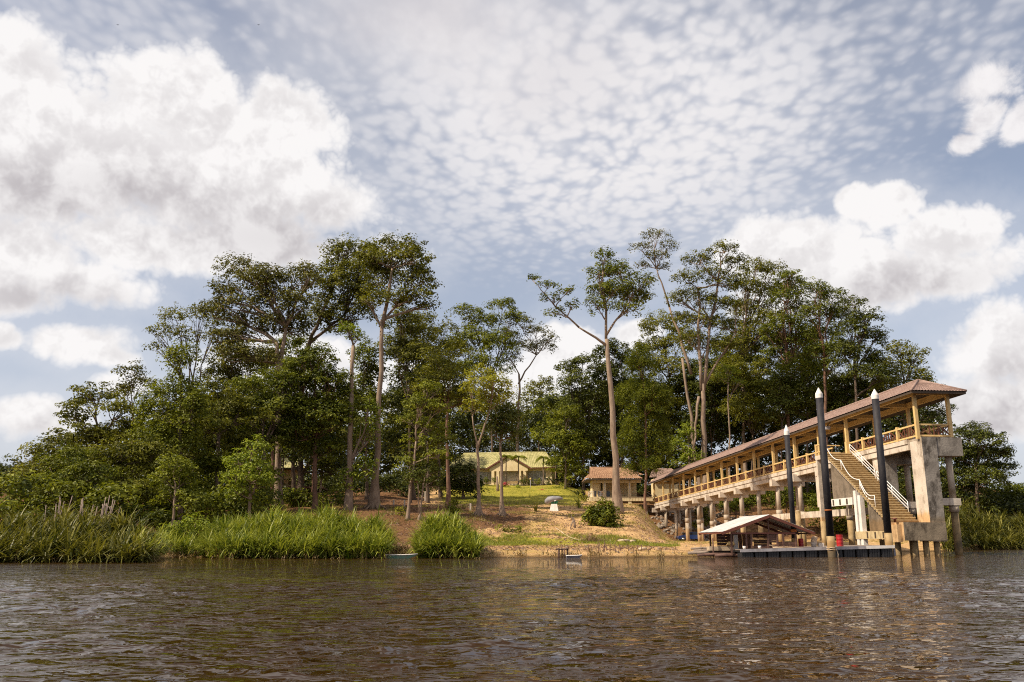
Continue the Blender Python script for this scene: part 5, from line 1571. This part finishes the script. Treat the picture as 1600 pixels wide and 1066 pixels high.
# ------------------------------------------------------------------ pavilion at the shore end of the pier
PY = 153.0
pb = P(965, 779, PY)
pav = thing('pavilion', 'cream pavilion with orange tiled double roof on stilts at the shore end of the pier', 'pavilion', (pb.x, PY, pb.z), 0.0)
s_ = PY / 1376.0
px_ = lambda u: (u - 965) * s_
pz_ = lambda v: (779 - v) * s_
F0, F1 = px_(921), px_(1020)
MB().box(F0, F1, 0, 7.5, pz_(783), pz_(776.5)).build('floor', 'paint_yellow_pale', pav)
for j in range(22):
    x0 = F0 + (F1 - F0) * j / 22
    MB().box(x0 + .03, x0 + (F1 - F0) / 22 - .03, -.05, -.004, pz_(783), pz_(776.6)).build('skirt_board', 'paint_yellow_pale', pav)
for u in (945, 984):
    MB().box(px_(u) - .28, px_(u) + .28, .02, .52, pz_(776.5) if u == 945 else pz_(783) - 4.0, pz_(749)).build('column', 'paint_yellow_pale', pav)
    MB().tube([(px_(u) + .05, -.05, pz_(779)), (px_(u) + .05, -.05, pz_(749))], .05, 6).build('downpipe', 'pipe_white', pav)
for u in (927, 957, 1010):
    MB().box(px_(u) - .2, px_(u) + .2, .6, 1.0, pz_(783) - 4.5, pz_(783) - .01).build('stilt', 'concrete_round', pav)
m = MB()
m.box(px_(946), px_(1000), 4.0, 4.2, pz_(776.4), pz_(747))
m.box(px_(926), px_(928), .8, 4.2, pz_(776.4), pz_(747))
m.build('back_wall', 'paint_yellow_pale', pav)
# angled bay at the left end with two narrow windows
m = MB()
bay = [(px_(925.5), 2.6), (px_(928), .9), (px_(938), .9), (px_(942), 2.6)]
m.prism(bay, 'z', pz_(776.4), pz_(749))
m.build('bay', 'paint_yellow_pale', pav)
for (ua, ub_) in ((929.5, 932.5), (935, 937.5)):
    MB().box(px_(ua), px_(ub_), .86, .897, pz_(776), pz_(767)).build('bay_window', 'glass_dark', pav)
MB().box(px_(948), px_(957), 3.94, 3.99, pz_(776.3), pz_(766)).build('doorway', 'glass_dark', pav)
MB().box(px_(971), px_(972.5), 3.94, 3.99, pz_(776.3), pz_(766)).build('doorway', 'glass_dark', pav)
for (x0, x1, z0) in ((px_(958), px_(999), pz_(771)), (px_(958), px_(999), pz_(774))):
    MB().bar((x0, .25, z0), (x1, .25, z0), .05, .05).build('rail', 'lattice_brown', pav)
for (x0, x1) in ((px_(920), px_(927)), (px_(936), px_(943))):
    m = MB()
    for z0 in (pz_(768), pz_(771), pz_(774)):
        m.bar((x0, .10, z0), (x1, .10, z0), .05, .05)
    for k_ in range(4):
        xx = x0 + (x1 - x0) * k_ / 3
        m.bar((xx, .10, pz_(776.4)), (xx, .10, pz_(767.6)), .06, .06)
    m.build('railing', 'pipe_white', pav)
e0, e1 = px_(915), px_(1005)
zE, zS, zR = pz_(749), pz_(742), pz_(729)
tiled_slope('roof_tiles', 'roof_tile_orange', pav, (e0, -1.2, zE), (e1, -1.2, zE), (e1 - .9, .7, zS + .05), (e0 + .6, .7, zS + .05), .34, .42, .05)
MB().add([(e0, -1.2, zE), (e0 + .6, .7, zS + .05), (e0 + .6, 6.6, zS + .05), (e0, 8.4, zE)], [(0, 1, 2, 3)]).build('roof_hip', 'roof_tile_orange', pav)
u0, u1 = px_(927), px_(1000)
tiled_slope('roof_tiles', 'roof_tile_orange', pav, (u0 - .5, .65, zS), (u1 + 1.0, .65, zS), (u1 - 1.8, 3.6, zR), (u0 - .2, 3.6, zR), .34, .42, .05)
tiled_slope('roof_tiles', 'roof_tile_orange', pav, (u1 + 1.0, 6.6, zS), (u0 - .5, 6.6, zS), (u0 - .2, 3.6, zR), (u1 - 1.8, 3.6, zR), .34, .42, .05)
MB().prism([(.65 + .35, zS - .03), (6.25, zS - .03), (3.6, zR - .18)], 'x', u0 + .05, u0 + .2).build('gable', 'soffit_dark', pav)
m = MB(); m.bar((u0 - .32, .65, zS - .1), (u0 - .12, 3.6, zR - .1), .08, .22); m.build('barge_board', 'roof_tile_orange', pav)
MB().tube([(u0 - .2, 3.6, zR + .06), (u1 - 1.8, 3.6, zR + .06)], .12, 6).build('ridge_cap', 'roof_tile_orange', pav)
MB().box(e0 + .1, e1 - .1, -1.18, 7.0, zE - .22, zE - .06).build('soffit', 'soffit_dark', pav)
MB().box(e0 + 1.2, e1 - .3, -.05, .35, zE - .65, zE - .222).build('eave_beam', 'paint_yellow_pale', pav)
# second, purple-brown roof further back towards the pier
k0, k1 = px_(1028), px_(1066)
tiled_slope('roof_tiles', 'roof_tile_brown', pav, (k0 - 1, 2.5, pz_(745)), (k1 + 1, 2.5, pz_(745)), (k1 - .5, 6.2, pz_(728)), (k0 + .3, 6.2, pz_(728)), .34, .42, .05)
MB().box(k0, k1, 3.2, 7.0, pz_(783), pz_(746)).build('rear_wall', 'paint_yellow_pale', pav)
# short sloping gangway to the pier
gw = MB()
a_, b_ = Vector((F1 - 1.0, .6, pz_(778))), Vector((px_(1024), 1.6, pz_(786)))
gw.bar(a_, b_, 1.6, .25)
gw.build('gangway', 'paint_yellow_pale', pav)
m = MB()
for h_ in (.5, 1.0):
    m.bar(a_ + Vector((0, -.7, h_)), b_ + Vector((0, -.7, h_)), .06, .06)
m.build('gangway_rail', 'dock_plastic', pav)

# ------------------------------------------------------------------ yellow stilt house among the trees on the left
LY = 132.0
lb = P(460, 764, LY)
sh = thing('stilt_house', 'small yellow timber house on stilts half hidden by the left trees', 'house', (lb.x, LY, lb.z), 0.12)
s_ = LY / 1376.0
lx_ = lambda u: (u - 460) * s_
lz_ = lambda v: (764 - v) * s_
nb_ = 9
for j in range(nb_):
    x0 = lx_(420) + (lx_(465) - lx_(420)) * j / nb_
    MB().box(x0 + .012, x0 + (lx_(465) - lx_(420)) / nb_ - .012, -.03, .05, lz_(760), lz_(734)).build('board', 'paint_yellow', sh)
m = MB(); m.box(lx_(420), lx_(465), .06, 6, lz_(760), lz_(734)); m.build('wall', 'paint_yellow', sh)
MB().box(lx_(416), lx_(506), -1.0, 6.5, lz_(763.5), lz_(760.5)).build('floor', 'wood_dark', sh)
for u in (421, 447, 472, 500):
    MB().box(lx_(u) - .15, lx_(u) + .15, -.6, -.3, -4.5, lz_(763.6)).build('stilt', 'concrete_round', sh)
m = MB()
for u in np.linspace(468, 504, 10):
    m.box(lx_(u) - .03, lx_(u) + .03, -.95, -.88, lz_(760.4), lz_(752))
m.bar((lx_(466), -.92, lz_(751.6)), (lx_(505), -.92, lz_(751.6)), .08, .08)
m.build('railing', 'wood_dark', sh)
tiled_slope('roof_tiles', 'roof_moss', sh, (lx_(412), -1.6, lz_(733)), (lx_(478), -1.6, lz_(733)), (lx_(462), 3.2, lz_(713)), (lx_(428), 3.2, lz_(713)), .4, .5, .05)
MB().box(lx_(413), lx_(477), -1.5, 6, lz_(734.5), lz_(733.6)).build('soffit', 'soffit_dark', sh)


# ------------------------------------------------------------------ palms, clipped shrubs and flowers before the house
def palm(u, v_foot, v_crown, Y, label, seed, tree_v=None):
    g = np.random.default_rng(seed)
    q = P(u, v_foot, Y)
    foot = Vector((q.x, Y, min(q.z, G(q.x, Y) + .6) - .2))
    root = thing('palm_tree', label, 'palm', foot, 0, 'palms in front of the house')
    top = P(u + g.uniform(-1, 1), v_crown, Y) - foot
    m = MB()
    m.tube(bend((0, 0, 0), top * .82, 0, 5, .008), [.20, .15, .13, .12, .12, .12], 8)
    m.build('trunk', 'bark_pale', root)
    MB().tube([top * .82, top], [.13, .08], 8).build('crownshaft', 'leaf_mid', root)
    for k_ in range(9):
        az = k_ * 2 * math.pi / 9 + g.uniform(-.3, .3)
        up = g.uniform(.25, 1.1)
        L = g.uniform(1.9, 2.5)
        hd = Vector((math.cos(az), math.sin(az), 0))
        pts = []
        for j in range(8):
            t_ = j / 7
            pts.append(top + hd * (L * t_ * (1 - .12 * t_)) + Vector((0, 0, up * t_ * 1.3 - 1.9 * t_ * t_)))
        V, Q, T = [], [], []
        sd = Vector((-hd.y, hd.x, 0))
        for j in range(7):
            for q_ in (0, .34, .67):
                a = pts[j].lerp(pts[j + 1], q_)
                ln = .62 * math.sin(math.pi * min(1, .12 + (j + q_) / 7.4)) + .12
                for sg in (-1, 1):
                    tip = a + sd * sg * ln * .8 + hd * ln * .35 - Vector((0, 0, ln * .55))
                    o = len(V)
                    V += [a - hd * .06, a + hd * .06, tip + hd * .03, tip - hd * .03]
                    Q.append((o, o + 1, o + 2, o + 3)); T.append(g.uniform(.2, .8))
        put_mesh('frond', np_mesh('frond', [tuple(p) for p in V], Q, 'leaf_mid', T), root)


for a_ in [(791, 758, 712, 181, 'slim palm at the left slope of the house gable', 61), (810, 757, 713, 181, 'palm standing right before the middle of the gable', 62),
           (849, 761, 714, 180, 'palm in front of the right-hand shutters of the house', 63), (711, 762, 712, 180, 'palm left of the pale twin-stemmed tree by the house', 64),
           (869, 764, 716, 183, 'palm at the right corner of the house roof', 65)]:
    palm(*a_)


def shrub(name, label, cat, u, v_foot, Y, blobs, leaf, size, clump, lai=3.6, stem=None, group=None, tint=0.0, flowers=None, seed=0):
    if Y is None:
        foot = hit(u, v_foot); Y = foot.y
    else:
        q = P(u, v_foot, Y); foot = Vector((q.x, Y, G(q.x, Y)))
        if foot.z > q.z + 1.0 or foot.z < q.z - 1.2: foot.z = q.z
    root = thing(name, label, cat, foot, 0, group)
    bl = []
    for (uu, vv, ru, rv) in blobs:
        c = P(uu, vv, Y) - foot
        bl.append((c, (ru * Y / 1380, ru * Y / 1380, rv * Y / 1380)))
    V, Q, T, CC = crown_leaves(bl, size, lai, clump, 900 + seed + int(u), .9, tint, full=True)
    put_mesh('crown', np_mesh('crown', V, Q, leaf, T), root)
    m = MB()
    for (c, r) in bl:
        m.tube(bend((0, 0, -.2), c, 0, 3, .03), [.09 if stem is None else stem, .07, .05, .03], 6)
    m.build('stem', 'bark_dark', root)
    if flowers:
        V, Q, T, _ = crown_leaves([(P(a, b_, Y - .4) - foot, (ra * Y / 1380, ra * Y / 1380, rb * Y / 1380)) for (a, b_, ra, rb) in flowers], size * .8, 2.2, clump * .7, 950 + int(u), .8)
        put_mesh('blossoms', np_mesh('blossoms', V, Q, 'petal_pink', T), root)
    return root


GS = 'clipped round shrubs in front of the house'
for i, (u, v_, r_, ti, lab) in enumerate([(761, 750, 5, .1, 'clipped round shrub by the left window of the house'), (773, 750, 5, .2, 'clipped round shrub left of the grey tree trunk'),
                                     (818, 752, 5.5, -.25, 'dark clipped dome shrub right of the gable column'), (829, 754, 4.5, -.2, 'small dark clipped shrub beside the lamp post'),
                                     (840, 752, 5, .25, 'light green clipped shrub under the right window'), (856, 757, 4, -.3, 'small dark bush at the right end of the house front')]):
    shrub('clipped_shrub', lab, 'shrub', u, v_ + 9, 179.5, [(u, v_, r_, r_ * .72)], 'leaf_mid', .24, .32, 4.5, .05, GS, ti, seed=i)
shrub('flowering_bush', 'pink flowering bush left of the terrace wall', 'bush', 790, 773, 172, [(790, 764, 7, 6), (797, 770, 6, 5)], 'leaf_mid', .30, .5, 3, None, 'pink flowering bushes', .1, [(790, 758, 6, 4), (787, 765, 3, 2)])
shrub('flowering_bush', 'pink flowering bush on the slope above the sculpture', 'bush', 849, 780, 160, [(849, 774, 9, 6), (858, 776, 7, 6)], 'leaf_mid', .30, .5, 3, None, 'pink flowering bushes', .1, [(848, 768, 7, 3.5), (853, 771, 4, 2)])
for i, (u, v_, ru, rv, lf, lab) in enumerate([(809, 766, 5, 8, 'leaf_bright', 'upright light green bush at the terrace wall'), (825, 771, 8, 6, 'leaf_bright', 'spreading bright bush right of the terrace steps'),
                                              (838, 774, 6, 5, 'leaf_mid', 'low bush between the lamp post and the pink bush'), (866, 768, 9, 7, 'leaf_bright', 'bright bush at the right end of the terrace'),
                                              (878, 765, 10, 9, 'leaf_mid', 'leafy bush above the grey sculpture'), (900, 775, 10, 10, 'leaf_dark', 'dark bush right of the grey sculpture')]):
    shrub('garden_bush', lab, 'bush', u, v_ + rv, 168 - i, [(u, v_, ru, rv)], lf, .32, .55, 3.2, None, 'garden bushes on the house slope', .1, seed=20 + i)
shrub('round_bush', 'big dense round green bush on the open slope below the pavilion', 'bush', 942, 823, None, [(940, 806, 24, 18), (926, 810, 14, 12), (956, 808, 14, 14), (940, 798, 16, 12)], 'leaf_mid', .30, .55, 7.0, .08, None, .0, seed=41)
shrub('garden_bush', 'spiky yellow-green plant left of the pavilion floor', 'bush', 911, 793, 148, [(909, 782, 8, 9), (914, 776, 7, 9)], 'leaf_yellow', .40, .6, 2.4, None, None, 0, seed=42)
shrub('garden_bush', 'dark green bush at the foot of the reddish trunk', 'bush', 711, 806, None, [(710, 794, 12, 12), (706, 801, 10, 7)], 'leaf_mid', .24, .45, 4, None, None, -.05, seed=43)
shrub('garden_bush', 'low green weeds at the foot of the pale twin-stemmed tree', 'bush', 790, 832, None, [(786, 826, 12, 4), (802, 829, 14, 3), (812, 826, 8, 3)], 'leaf_mid', .20, .35, 3, None, None, .1, seed=44)
shrub('garden_bush', 'bright fern-like bush between the headland and the largest reed bed', 'bush', 305, 838, 66, [(305, 818, 22, 10), (285, 826, 20, 9), (322, 826, 14, 10), (268, 832, 22, 8)], 'leaf_bright', .22, .5, 3.4, None, None, -.05, seed=45)
shrub('garden_bush', 'small dry yellow bush beside the trunk of the tiered bank tree', 'bush', 628, 806, None, [(626, 799, 8, 6)], 'leaf_yellow', .2, .35, 3, None, None, -.1, seed=46)

# spiky young plants
def spiky(u, v_foot, hgt, label, leaf, n=22, seed=1):
    g = np.random.default_rng(seed)
    foot = hit(u, v_foot)
    v, q = blades(np.zeros((n, 3)) + g.normal(size=(n, 3)) * .05, g.uniform(0, 6.28, n), g.uniform(.05, .7, n), g.uniform(.6, 1.1, n) * hgt, np.full(n, .10), g.uniform(.05, .45, n), 3, g)
    o = put_mesh('spiky_plant', np_mesh('spiky_plant', v, q, leaf, np.repeat(g.uniform(.1, .8, n), 3)), None, foot)
    tag(o, label, 'plant')


spiky(838, 800, 1.9, 'dark spiky plant standing alone on the upper slope', 'reed_deep', 26, 3)
spiky(905, 795, 2.0, 'spiky plant at the left foot of the pavilion', 'reed_blade', 24, 4)

# ------------------------------------------------------------------ small things on the slope and beach
q = hit(866, 798)
scp = thing('sculpture', 'long grey fish-like sculpture on a white tapered pedestal at the top of the slope', 'sculpture', q, -.12)
k_ = q.y / 1380
MB().add([(-.55 * 1, -.5, -.3), (.55, -.5, -.3), (.55, .5, -.3), (-.55, .5, -.3), (-.33, -.3, 10 * k_), (.33, -.3, 10 * k_), (.33, .3, 10 * k_), (-.33, .3, 10 * k_)],
         [(3, 2, 1, 0), (4, 5, 6, 7), (0, 1, 5, 4), (1, 2, 6, 5), (2, 3, 7, 6), (3, 0, 4, 7)]).build('pedestal', 'paint_white', scp)
m = MB()
for xx in (-.3, .05, .35):
    m.tube([(xx * .6, 0, 10 * k_), (xx, 0, 14.5 * k_)], [.10, .16], 8)
m.build('support', 'paint_green', scp)
pts = [(-14 * k_, 0, 11.5 * k_), (-12 * k_, 0, 13.5 * k_), (-8 * k_, 0, 16.5 * k_), (-2 * k_, 0, 18 * k_), (5 * k_, 0, 18.8 * k_), (10 * k_, 0, 19 * k_), (13 * k_, 0, 19 * k_)]
MB().tube(pts, [.10, .30, .38, .34, .26, .17, .06], 12).build('body', 'sculpture_grey', scp)
MB().prism([(9 * k_, 17.5 * k_), (13.5 * k_, 20.5 * k_), (13.5 * k_, 16.8 * k_)], 'y', -.04, .04).build('tail_fin', 'sculpture_grey', scp)
MB().prism([(-6 * k_, 19 * k_), (0, 20.8 * k_), (2 * k_, 19.2 * k_)], 'y', -.04, .04).build('back_fin', 'sculpture_grey', scp)
MB().prism([(0, 15.5 * k_), (4 * k_, 16 * k_), (1.5 * k_, 13.8 * k_)], 'y', -.35, -.28).build('side_fin', 'paint_white', scp)

q = hit(835, 782)
q = P(829, 771, 172); q.z = min(q.z, G(q.x, q.y) + 1)
lp = thing('garden_lamp', 'thin garden lamp post in front of the house', 'lamp', q)
MB().tube([(0, 0, -.5), (0, 0, 2.6)], .05, 6).build('pole', 'dock_plastic', lp)
MB().lathe([(.10, 2.6), (.17, 2.75), (.15, 2.95), (.04, 3.02)], (0, 0, 0), 10).build('lantern', 'paint_yellow', lp)

q = hit(896, 827)
st_ = thing('dead_stump', 'forked dead palm stump standing on the bare slope below the sculpture', 'stump', q)
m = MB(); m.tube([(.15, 0, -.2), (.12, 0, .45), (.0, 0, .85), (-.22, 0, 1.15)], [.11, .09, .10, .05], 8)
m.tube([(-.28, 0, -.1), (-.2, .05, .3), (.02, 0, .75)], [.06, .05, .06], 6)
m.build('stem', 'wood_grey', st_)
g_ = np.random.default_rng(4)
v, q2 = blades(np.zeros((16, 3)) + np.array([-.1, 0, 1.0]), g_.uniform(0, 6.28, 16), g_.uniform(.2, 1.1, 16), g_.uniform(.4, .8, 16), np.full(16, .08), g_.uniform(.3, .8, 16), 3, g_)
put_mesh('dead_fronds', np_mesh('dead_fronds', v, q2, 'grass_dry', np.repeat(g_.uniform(0, .5, 16), 3)), st_)

q = hit(925, 848)
g_ = np.random.default_rng(8)
bp = thing('brush_pile', 'heap of dry brown brushwood at the top of the beach', 'brush pile', q)
n_ = 240
v, q2 = blades(g_.normal(size=(n_, 3)) * np.array([.55, .4, .08]) + np.array([0, 0, .1]), g_.uniform(0, 6.28, n_), g_.uniform(.3, 1.5, n_), g_.uniform(.4, 1.0, n_), np.full(n_, .035), g_.uniform(0, .4, n_), 2, g_)
put_mesh('twigs', np_mesh('twigs', v, q2, 'brush_twig', np.repeat(g_.uniform(0, 1, n_), 2)), bp, kind='stuff')

m = MB()
pts = [hit(u, v_) + Vector((0, 0, .06)) for u, v_ in ((868, 826), (876, 832), (884, 838), (893, 842), (904, 845), (914, 846))]
m.tube(pts, .045, 6)
tag(m.build('hose', 'hose_pale'), 'pale pipe curving down the bare slope to the brushwood heap', 'hose')

for i, (u, v_, L, lab) in enumerate([(974, 848, 1.0, 'long pale bleached log at the grassy edge of the beach'), (988, 849, .6, 'short pale bleached log right of the longer one'), (1004, 861, .6, 'pale driftwood block low on the sand left of the pier'),
                                     (286, 868, 2.2, 'pale driftwood log on the sandy gap in the left bank'), (1556, 857, 2.6, 'pale fallen branch at the water below the right bank reeds')]):
    q = hit(u, v_)
    a = .1 * (i - 2)
    dv = Vector((math.cos(a), math.sin(a) * .5, .03 if i < 4 else .12)) * L / 2
    lg = MB().tube([q - dv + Vector((0, 0, .1)), q + Vector((0, 0, .14)), q + dv + Vector((0, 0, .12))], [.10, .12, .09], 8).build('log', 'wood_bleached')
    tag(lg, lab, 'log')
gs_ = random.Random(11)
for i, (u, dh, le) in enumerate([(920, .50, 0), (926, .46, .05), (935, .6, .0), (938, .7, -.05), (942, .52, .1), (945, .75, 0), (949, .55, -.1), (953, .66, .04), (962, .5, 0), (966, .62, .1), (970, .44, -.06), (1001, .5, .1), (998, .4, -.1), (988, .45, .15)]):
    q = hit(u, 862 + gs_.uniform(-2, 4))
    m = MB().tube([(0, 0, -.2), (le, 0, dh)], [.035, .022], 6)
    tag(m.build('stake', 'wood_dark', None, q), 'short dark stake in the row stuck into the sandy water edge', 'stake', 'row of stakes along the beach')
q = hit(975, 862)
m = MB()
m.tube([q + Vector((.55 * math.cos(a) - .2, 0, .55 * math.sin(a) * 1.7)) for a in np.linspace(0, math.pi, 11)], .02, 5)
tag(m.build('hoop', 'wood_dark'), 'thin bent hoop standing on the beach right of the stakes', 'hoop')

# rough stake landing and the little grey boat tied to it
Yb = 60.5
q = P(880, 869, Yb)
jt = thing('stake_landing', 'small rickety landing of dark stakes at the water edge beside the grey boat', 'landing stage', (q.x, Yb, 0))
for (dx_, dy_, h_) in ((-.35, 0, .98), (-.1, .1, 1.35), (.05, -.05, .95), (.3, .05, 1.25), (-.25, .6, .9), (.28, .65, .85)):
    MB().tube([(dx_, dy_, -.6), (dx_ + .03, dy_, h_ * .62)], [.04, .032], 6).build('stake', 'wood_dark', jt)
MB().bar((-.45, 0, .52), (.42, .02, .56), .05, .06).build('crossbar', 'wood_dark', jt)
MB().bar((-.45, .6, .52), (.42, .62, .54), .05, .06).build('crossbar', 'wood_dark', jt)
for k_ in range(4):
    MB().box(-.42 + .2 * k_, -.26 + .2 * k_, -.05, .68, .585, .61).build('plank', 'wood_grey', jt)


def boat(name, label, u, Y, L, Wd, hgt, m_out, m_in, rz, bow=.35):
    q = P(u, 868, Y)
    root = thing(name, label, 'boat', (q.x, Y, 0), rz)
    m = MB(); n = 10
    V, F = [], []
    for i in range(n + 1):
        t_ = i / n; x = (t_ - .5) * L
        wd = Wd * (.5 * (1 - max(0, (t_ - .55) / .45) ** 2) ** .6 if t_ > .55 else .5 * (.86 + .14 * t_ / .55))
        wd = max(wd, .02)
        zt = hgt * (1 + bow * max(0, t_ - .5) ** 2 * 3)
        zb = -.08 + (max(0, t_ - .62) / .38) ** 1.7 * (hgt * 1.15 + .08) + max(0, .08 - t_) * hgt * 4
        zt = max(zt, zb + .03)
        V += [(x, -wd, zt), (x, -wd * .7, zb), (x, wd * .7, zb), (x, wd, zt), (x, wd - .05 * (wd > .06), zt), (x, wd * .62, zb + .06), (x, -wd * .62, zb + .06), (x, -wd + .05 * (wd > .06), zt)]
        if i:
            o = (i - 1) * 8
            for k_ in range(8):
                k2 = (k_ + 1) % 8
                F.append((o + k_, o + k2, o + 8 + k2, o + 8 + k_))
    F.append(tuple(range(8))); F.append(tuple(n * 8 + k_ for k_ in range(7, -1, -1)))
    MB().add(V, F).build('hull', m_out, root)
    for sy in (-1, 1):
        pts = []
        for i in range(n + 1):
            o = V[i * 8 + (0 if sy < 0 else 3)]
            pts.append((o[0], o[1] + sy * .01, o[2] + .015))
        MB().tube(pts, .03, 6).build('gunwale', m_in, root)
    for t_ in (.3, .55):
        x = (t_ - .5) * L
        MB().box(x - .1, x + .1, -Wd * .40, Wd * .40, hgt * .62, hgt * .70).build('thwart', 'wood_grey', root)
    return root


boat('green_boat', 'narrow green wooden boat with white rim moored between the reeds', 622, 57.2, 2.5, .7, .20, 'boat_green', 'paint_white', .02)
boat('grey_boat', 'small dark grey boat with pale rim tied at the stake landing', 897, 59.6, 1.05, .5, .12, 'boat_grey', 'paint_white', .05)
q = P(585, 868, 58.4)
tag(MB().tube([(-.35, 0, .03), (-.1, .05, .10), (.2, 0, .08), (.4, .05, .03)], [.04, .10, .08, .03], 8).build('driftwood', 'wood_bleached', None, (q.x, 58.0, .02)), 'pale driftwood floating at the stern of the green boat', 'driftwood')
bp = thing('brush_pile', 'tangle of dry brushwood on the bank behind the green boat', 'brush pile', (P(622, 868, 60).x, 60.3, .35))
g_ = np.random.default_rng(9)
n_ = 260
v, q2 = blades(g_.normal(size=(n_, 3)) * np.array([.8, .3, .08]) + np.array([0, 0, .1]), g_.uniform(0, 6.28, n_), g_.uniform(.5, 1.5, n_), g_.uniform(.4, .9, n_), np.full(n_, .03), g_.uniform(0, .4, n_), 2, g_)
put_mesh('twigs', np_mesh('twigs', v, q2, 'brush_twig', np.repeat(g_.uniform(0, 1, n_), 2)), bp, kind='stuff')

# fence posts on the left slope
for (u, v0, v1, lab) in ((615, 790, 781, 'left one of the pale fence posts between the large trunks'), (632, 792, 782, 'pale fence post just left of the tiered bank tree trunk'), (664, 784, 768, 'weathered fence post right of the forked stems'),
                         (735, 799, 787, 'pale fence post left of the twin-stemmed tree foot')):
    q = hit(u, v0)
    h_ = (v0 - v1) * q.y / 1380
    tag(MB().box(-.09, .09, -.09, .09, -.3, h_).build('fence_post', 'concrete_pale', None, q), lab, 'post', 'fence posts on the left slope')
# stump-like grey post and roots
q = hit(778, 772)
q = P(778, 774, 150); q.z = G(q.x, q.y)
tag(MB().tube([(0, 0, -.3), (-.05, 0, 1.0), (-.2, 0, 2.6)], [.28, .22, .16], 8).build('broken_tree', 'bark_pale', None, q), 'short broken pale trunk left of the pink bush by the terrace', 'stump')

# ------------------------------------------------------------------ riprap under the pavilion, boulders one by one
gb = np.random.default_rng(77)
rock_me = []
for k_ in range(7):
    V = []
    n1, n2 = 6, 4
    for i in range(n2 + 1):
        th = math.pi * i / n2
        for j in range(n1):
            ph = 2 * math.pi * j / n1
            r = gb.uniform(.75, 1.15)
            V.append((r * math.sin(th) * math.cos(ph), r * math.sin(th) * math.sin(ph) * .8, r * math.cos(th) * .62))
    F = []
    for i in range(n2):
        for j in range(n1):
            F.append((i * n1 + j, i * n1 + (j + 1) % n1, (i + 1) * n1 + (j + 1) % n1, (i + 1) * n1 + j))
    rock_me.append(MB().add(V, F).mesh('boulder', 'stone'))
rip = thing('riprap_bank', 'grey stone riprap bank below the pavilion and the shore end of the pier', 'stone bank', (22.5, 148, 3), 0)
cnt = 0
for _ in range(2400):
    x, y = gb.uniform(15, 38), gb.uniform(139, 158)
    if cnt >= 290: break
    z = G(x, y)
    if not (.9 < z < 7.0): continue
    r = gb.uniform(.28, .62)
    o = put_mesh('boulder', rock_me[cnt % 7], rip, (x - 22.5, y - 148, z - 3 + r * .15), (gb.uniform(0, .5), gb.uniform(0, .5), gb.uniform(0, 6)))
    o.scale = (r, r, r)
    cnt += 1
# loose stones on the beach
for i in range(60):
    u = gb.uniform(750, 1120); v_ = gb.uniform(852, 866)
    q = hit(u, v_)
    r = gb.uniform(.05, .15)
    o = put_mesh('stone', rock_me[i % 7], None, q + Vector((0, 0, r * .1)), (gb.uniform(0, .4), gb.uniform(0, .4), gb.uniform(0, 6)))
    o.scale = (r, r, r)
    tag(o, 'small stone lying on the sandy beach in front of the slope', 'stone', 'stones scattered on the beach')

# ------------------------------------------------------------------ blue car parked beyond the pier columns
q = P(1073, 846, 140)
cz = G(q.x, 140)
car = thing('parked_car', 'blue car parked under the shore end of the pier', 'car', (q.x + .6, 140, cz), .06)
side = [(-2.1, .32), (-2.12, .62), (-1.95, .78), (-1.05, .92), (-.45, 1.36), (.85, 1.40), (1.45, .98), (2.05, .90), (2.12, .60), (2.08, .32)]
m = MB(); m.prism(side, 'y', -.82, .82)
m.build('body', 'car_blue', car)
m = MB()
m.prism([(-.92, .96), (-.42, 1.30), (.15, 1.33), (.15, .96)], 'y', -.835, .835)
m.prism([(.22, .96), (.22, 1.33), (.80, 1.34), (1.25, .98)], 'y', -.835, .835)
m.build('side_window', 'car_glass', car)
MB().prism([(-1.07, .94), (-.49, 1.35), (-.53, 1.36), (-1.12, .95)], 'y', -.70, .70).build('windscreen', 'car_glass', car)
for x_ in (-1.32, 1.30):
    for y_ in (-.80, .80):
        wl = put_mesh('wheel', MB().lathe([(.20, -.10), (.32, -.10), (.335, 0), (.32, .10), (.20, .10)], (0, 0, 0), 18).mesh('tyre', 'rubber_black'), car, (x_, y_, .32), (R(90), 0, 0))
        put_mesh('rim', MB().lathe([(.19, -.105), (.17, .105)], (0, 0, 0), 12).mesh('rim', 'chrome'), wl)
for y_ in (-.6, .6):
    MB().box(-2.145, -2.10, y_ - .16, y_ + .16, .60, .74).build('headlight', 'chrome', car)
    MB().box(2.09, 2.135, y_ - .16, y_ + .16, .66, .82).build('tail_light', 'drum_red', car)
MB().box(-2.17, -2.09, -.78, .78, .34, .50).build('bumper', 'rubber_black', car)
for y_ in (-.86, .86):
    MB().box(-.85, -.70, y_ - .06, y_ + .06, .98, 1.08).build('mirror', 'car_blue', car)

# two far birds in the sky over the left clouds
for (u, v_, lab) in ((184, 39, 'tiny dark bird gliding high at the upper left of the sky'), (404, 39, 'tiny dark bird high in the sky above the left cloud bank')):
    q = P(u, v_, 160)
    o = MB().add([(-.35, 0, .10), (-.12, -.06, .03), (0, -.14, 0), (.12, -.06, .03), (.35, 0, .10), (0, .22, .0), (0, 0, -.05), (0, 0, .05)],
                 [(0, 1, 7), (1, 2, 7), (2, 3, 7), (3, 4, 7), (0, 6, 1), (1, 6, 2), (2, 6, 3), (3, 6, 4), (1, 5, 7), (5, 3, 7), (1, 6, 5), (5, 6, 3)]).build('bird', 'rubber_black', None, q)
    tag(o, lab, 'bird')
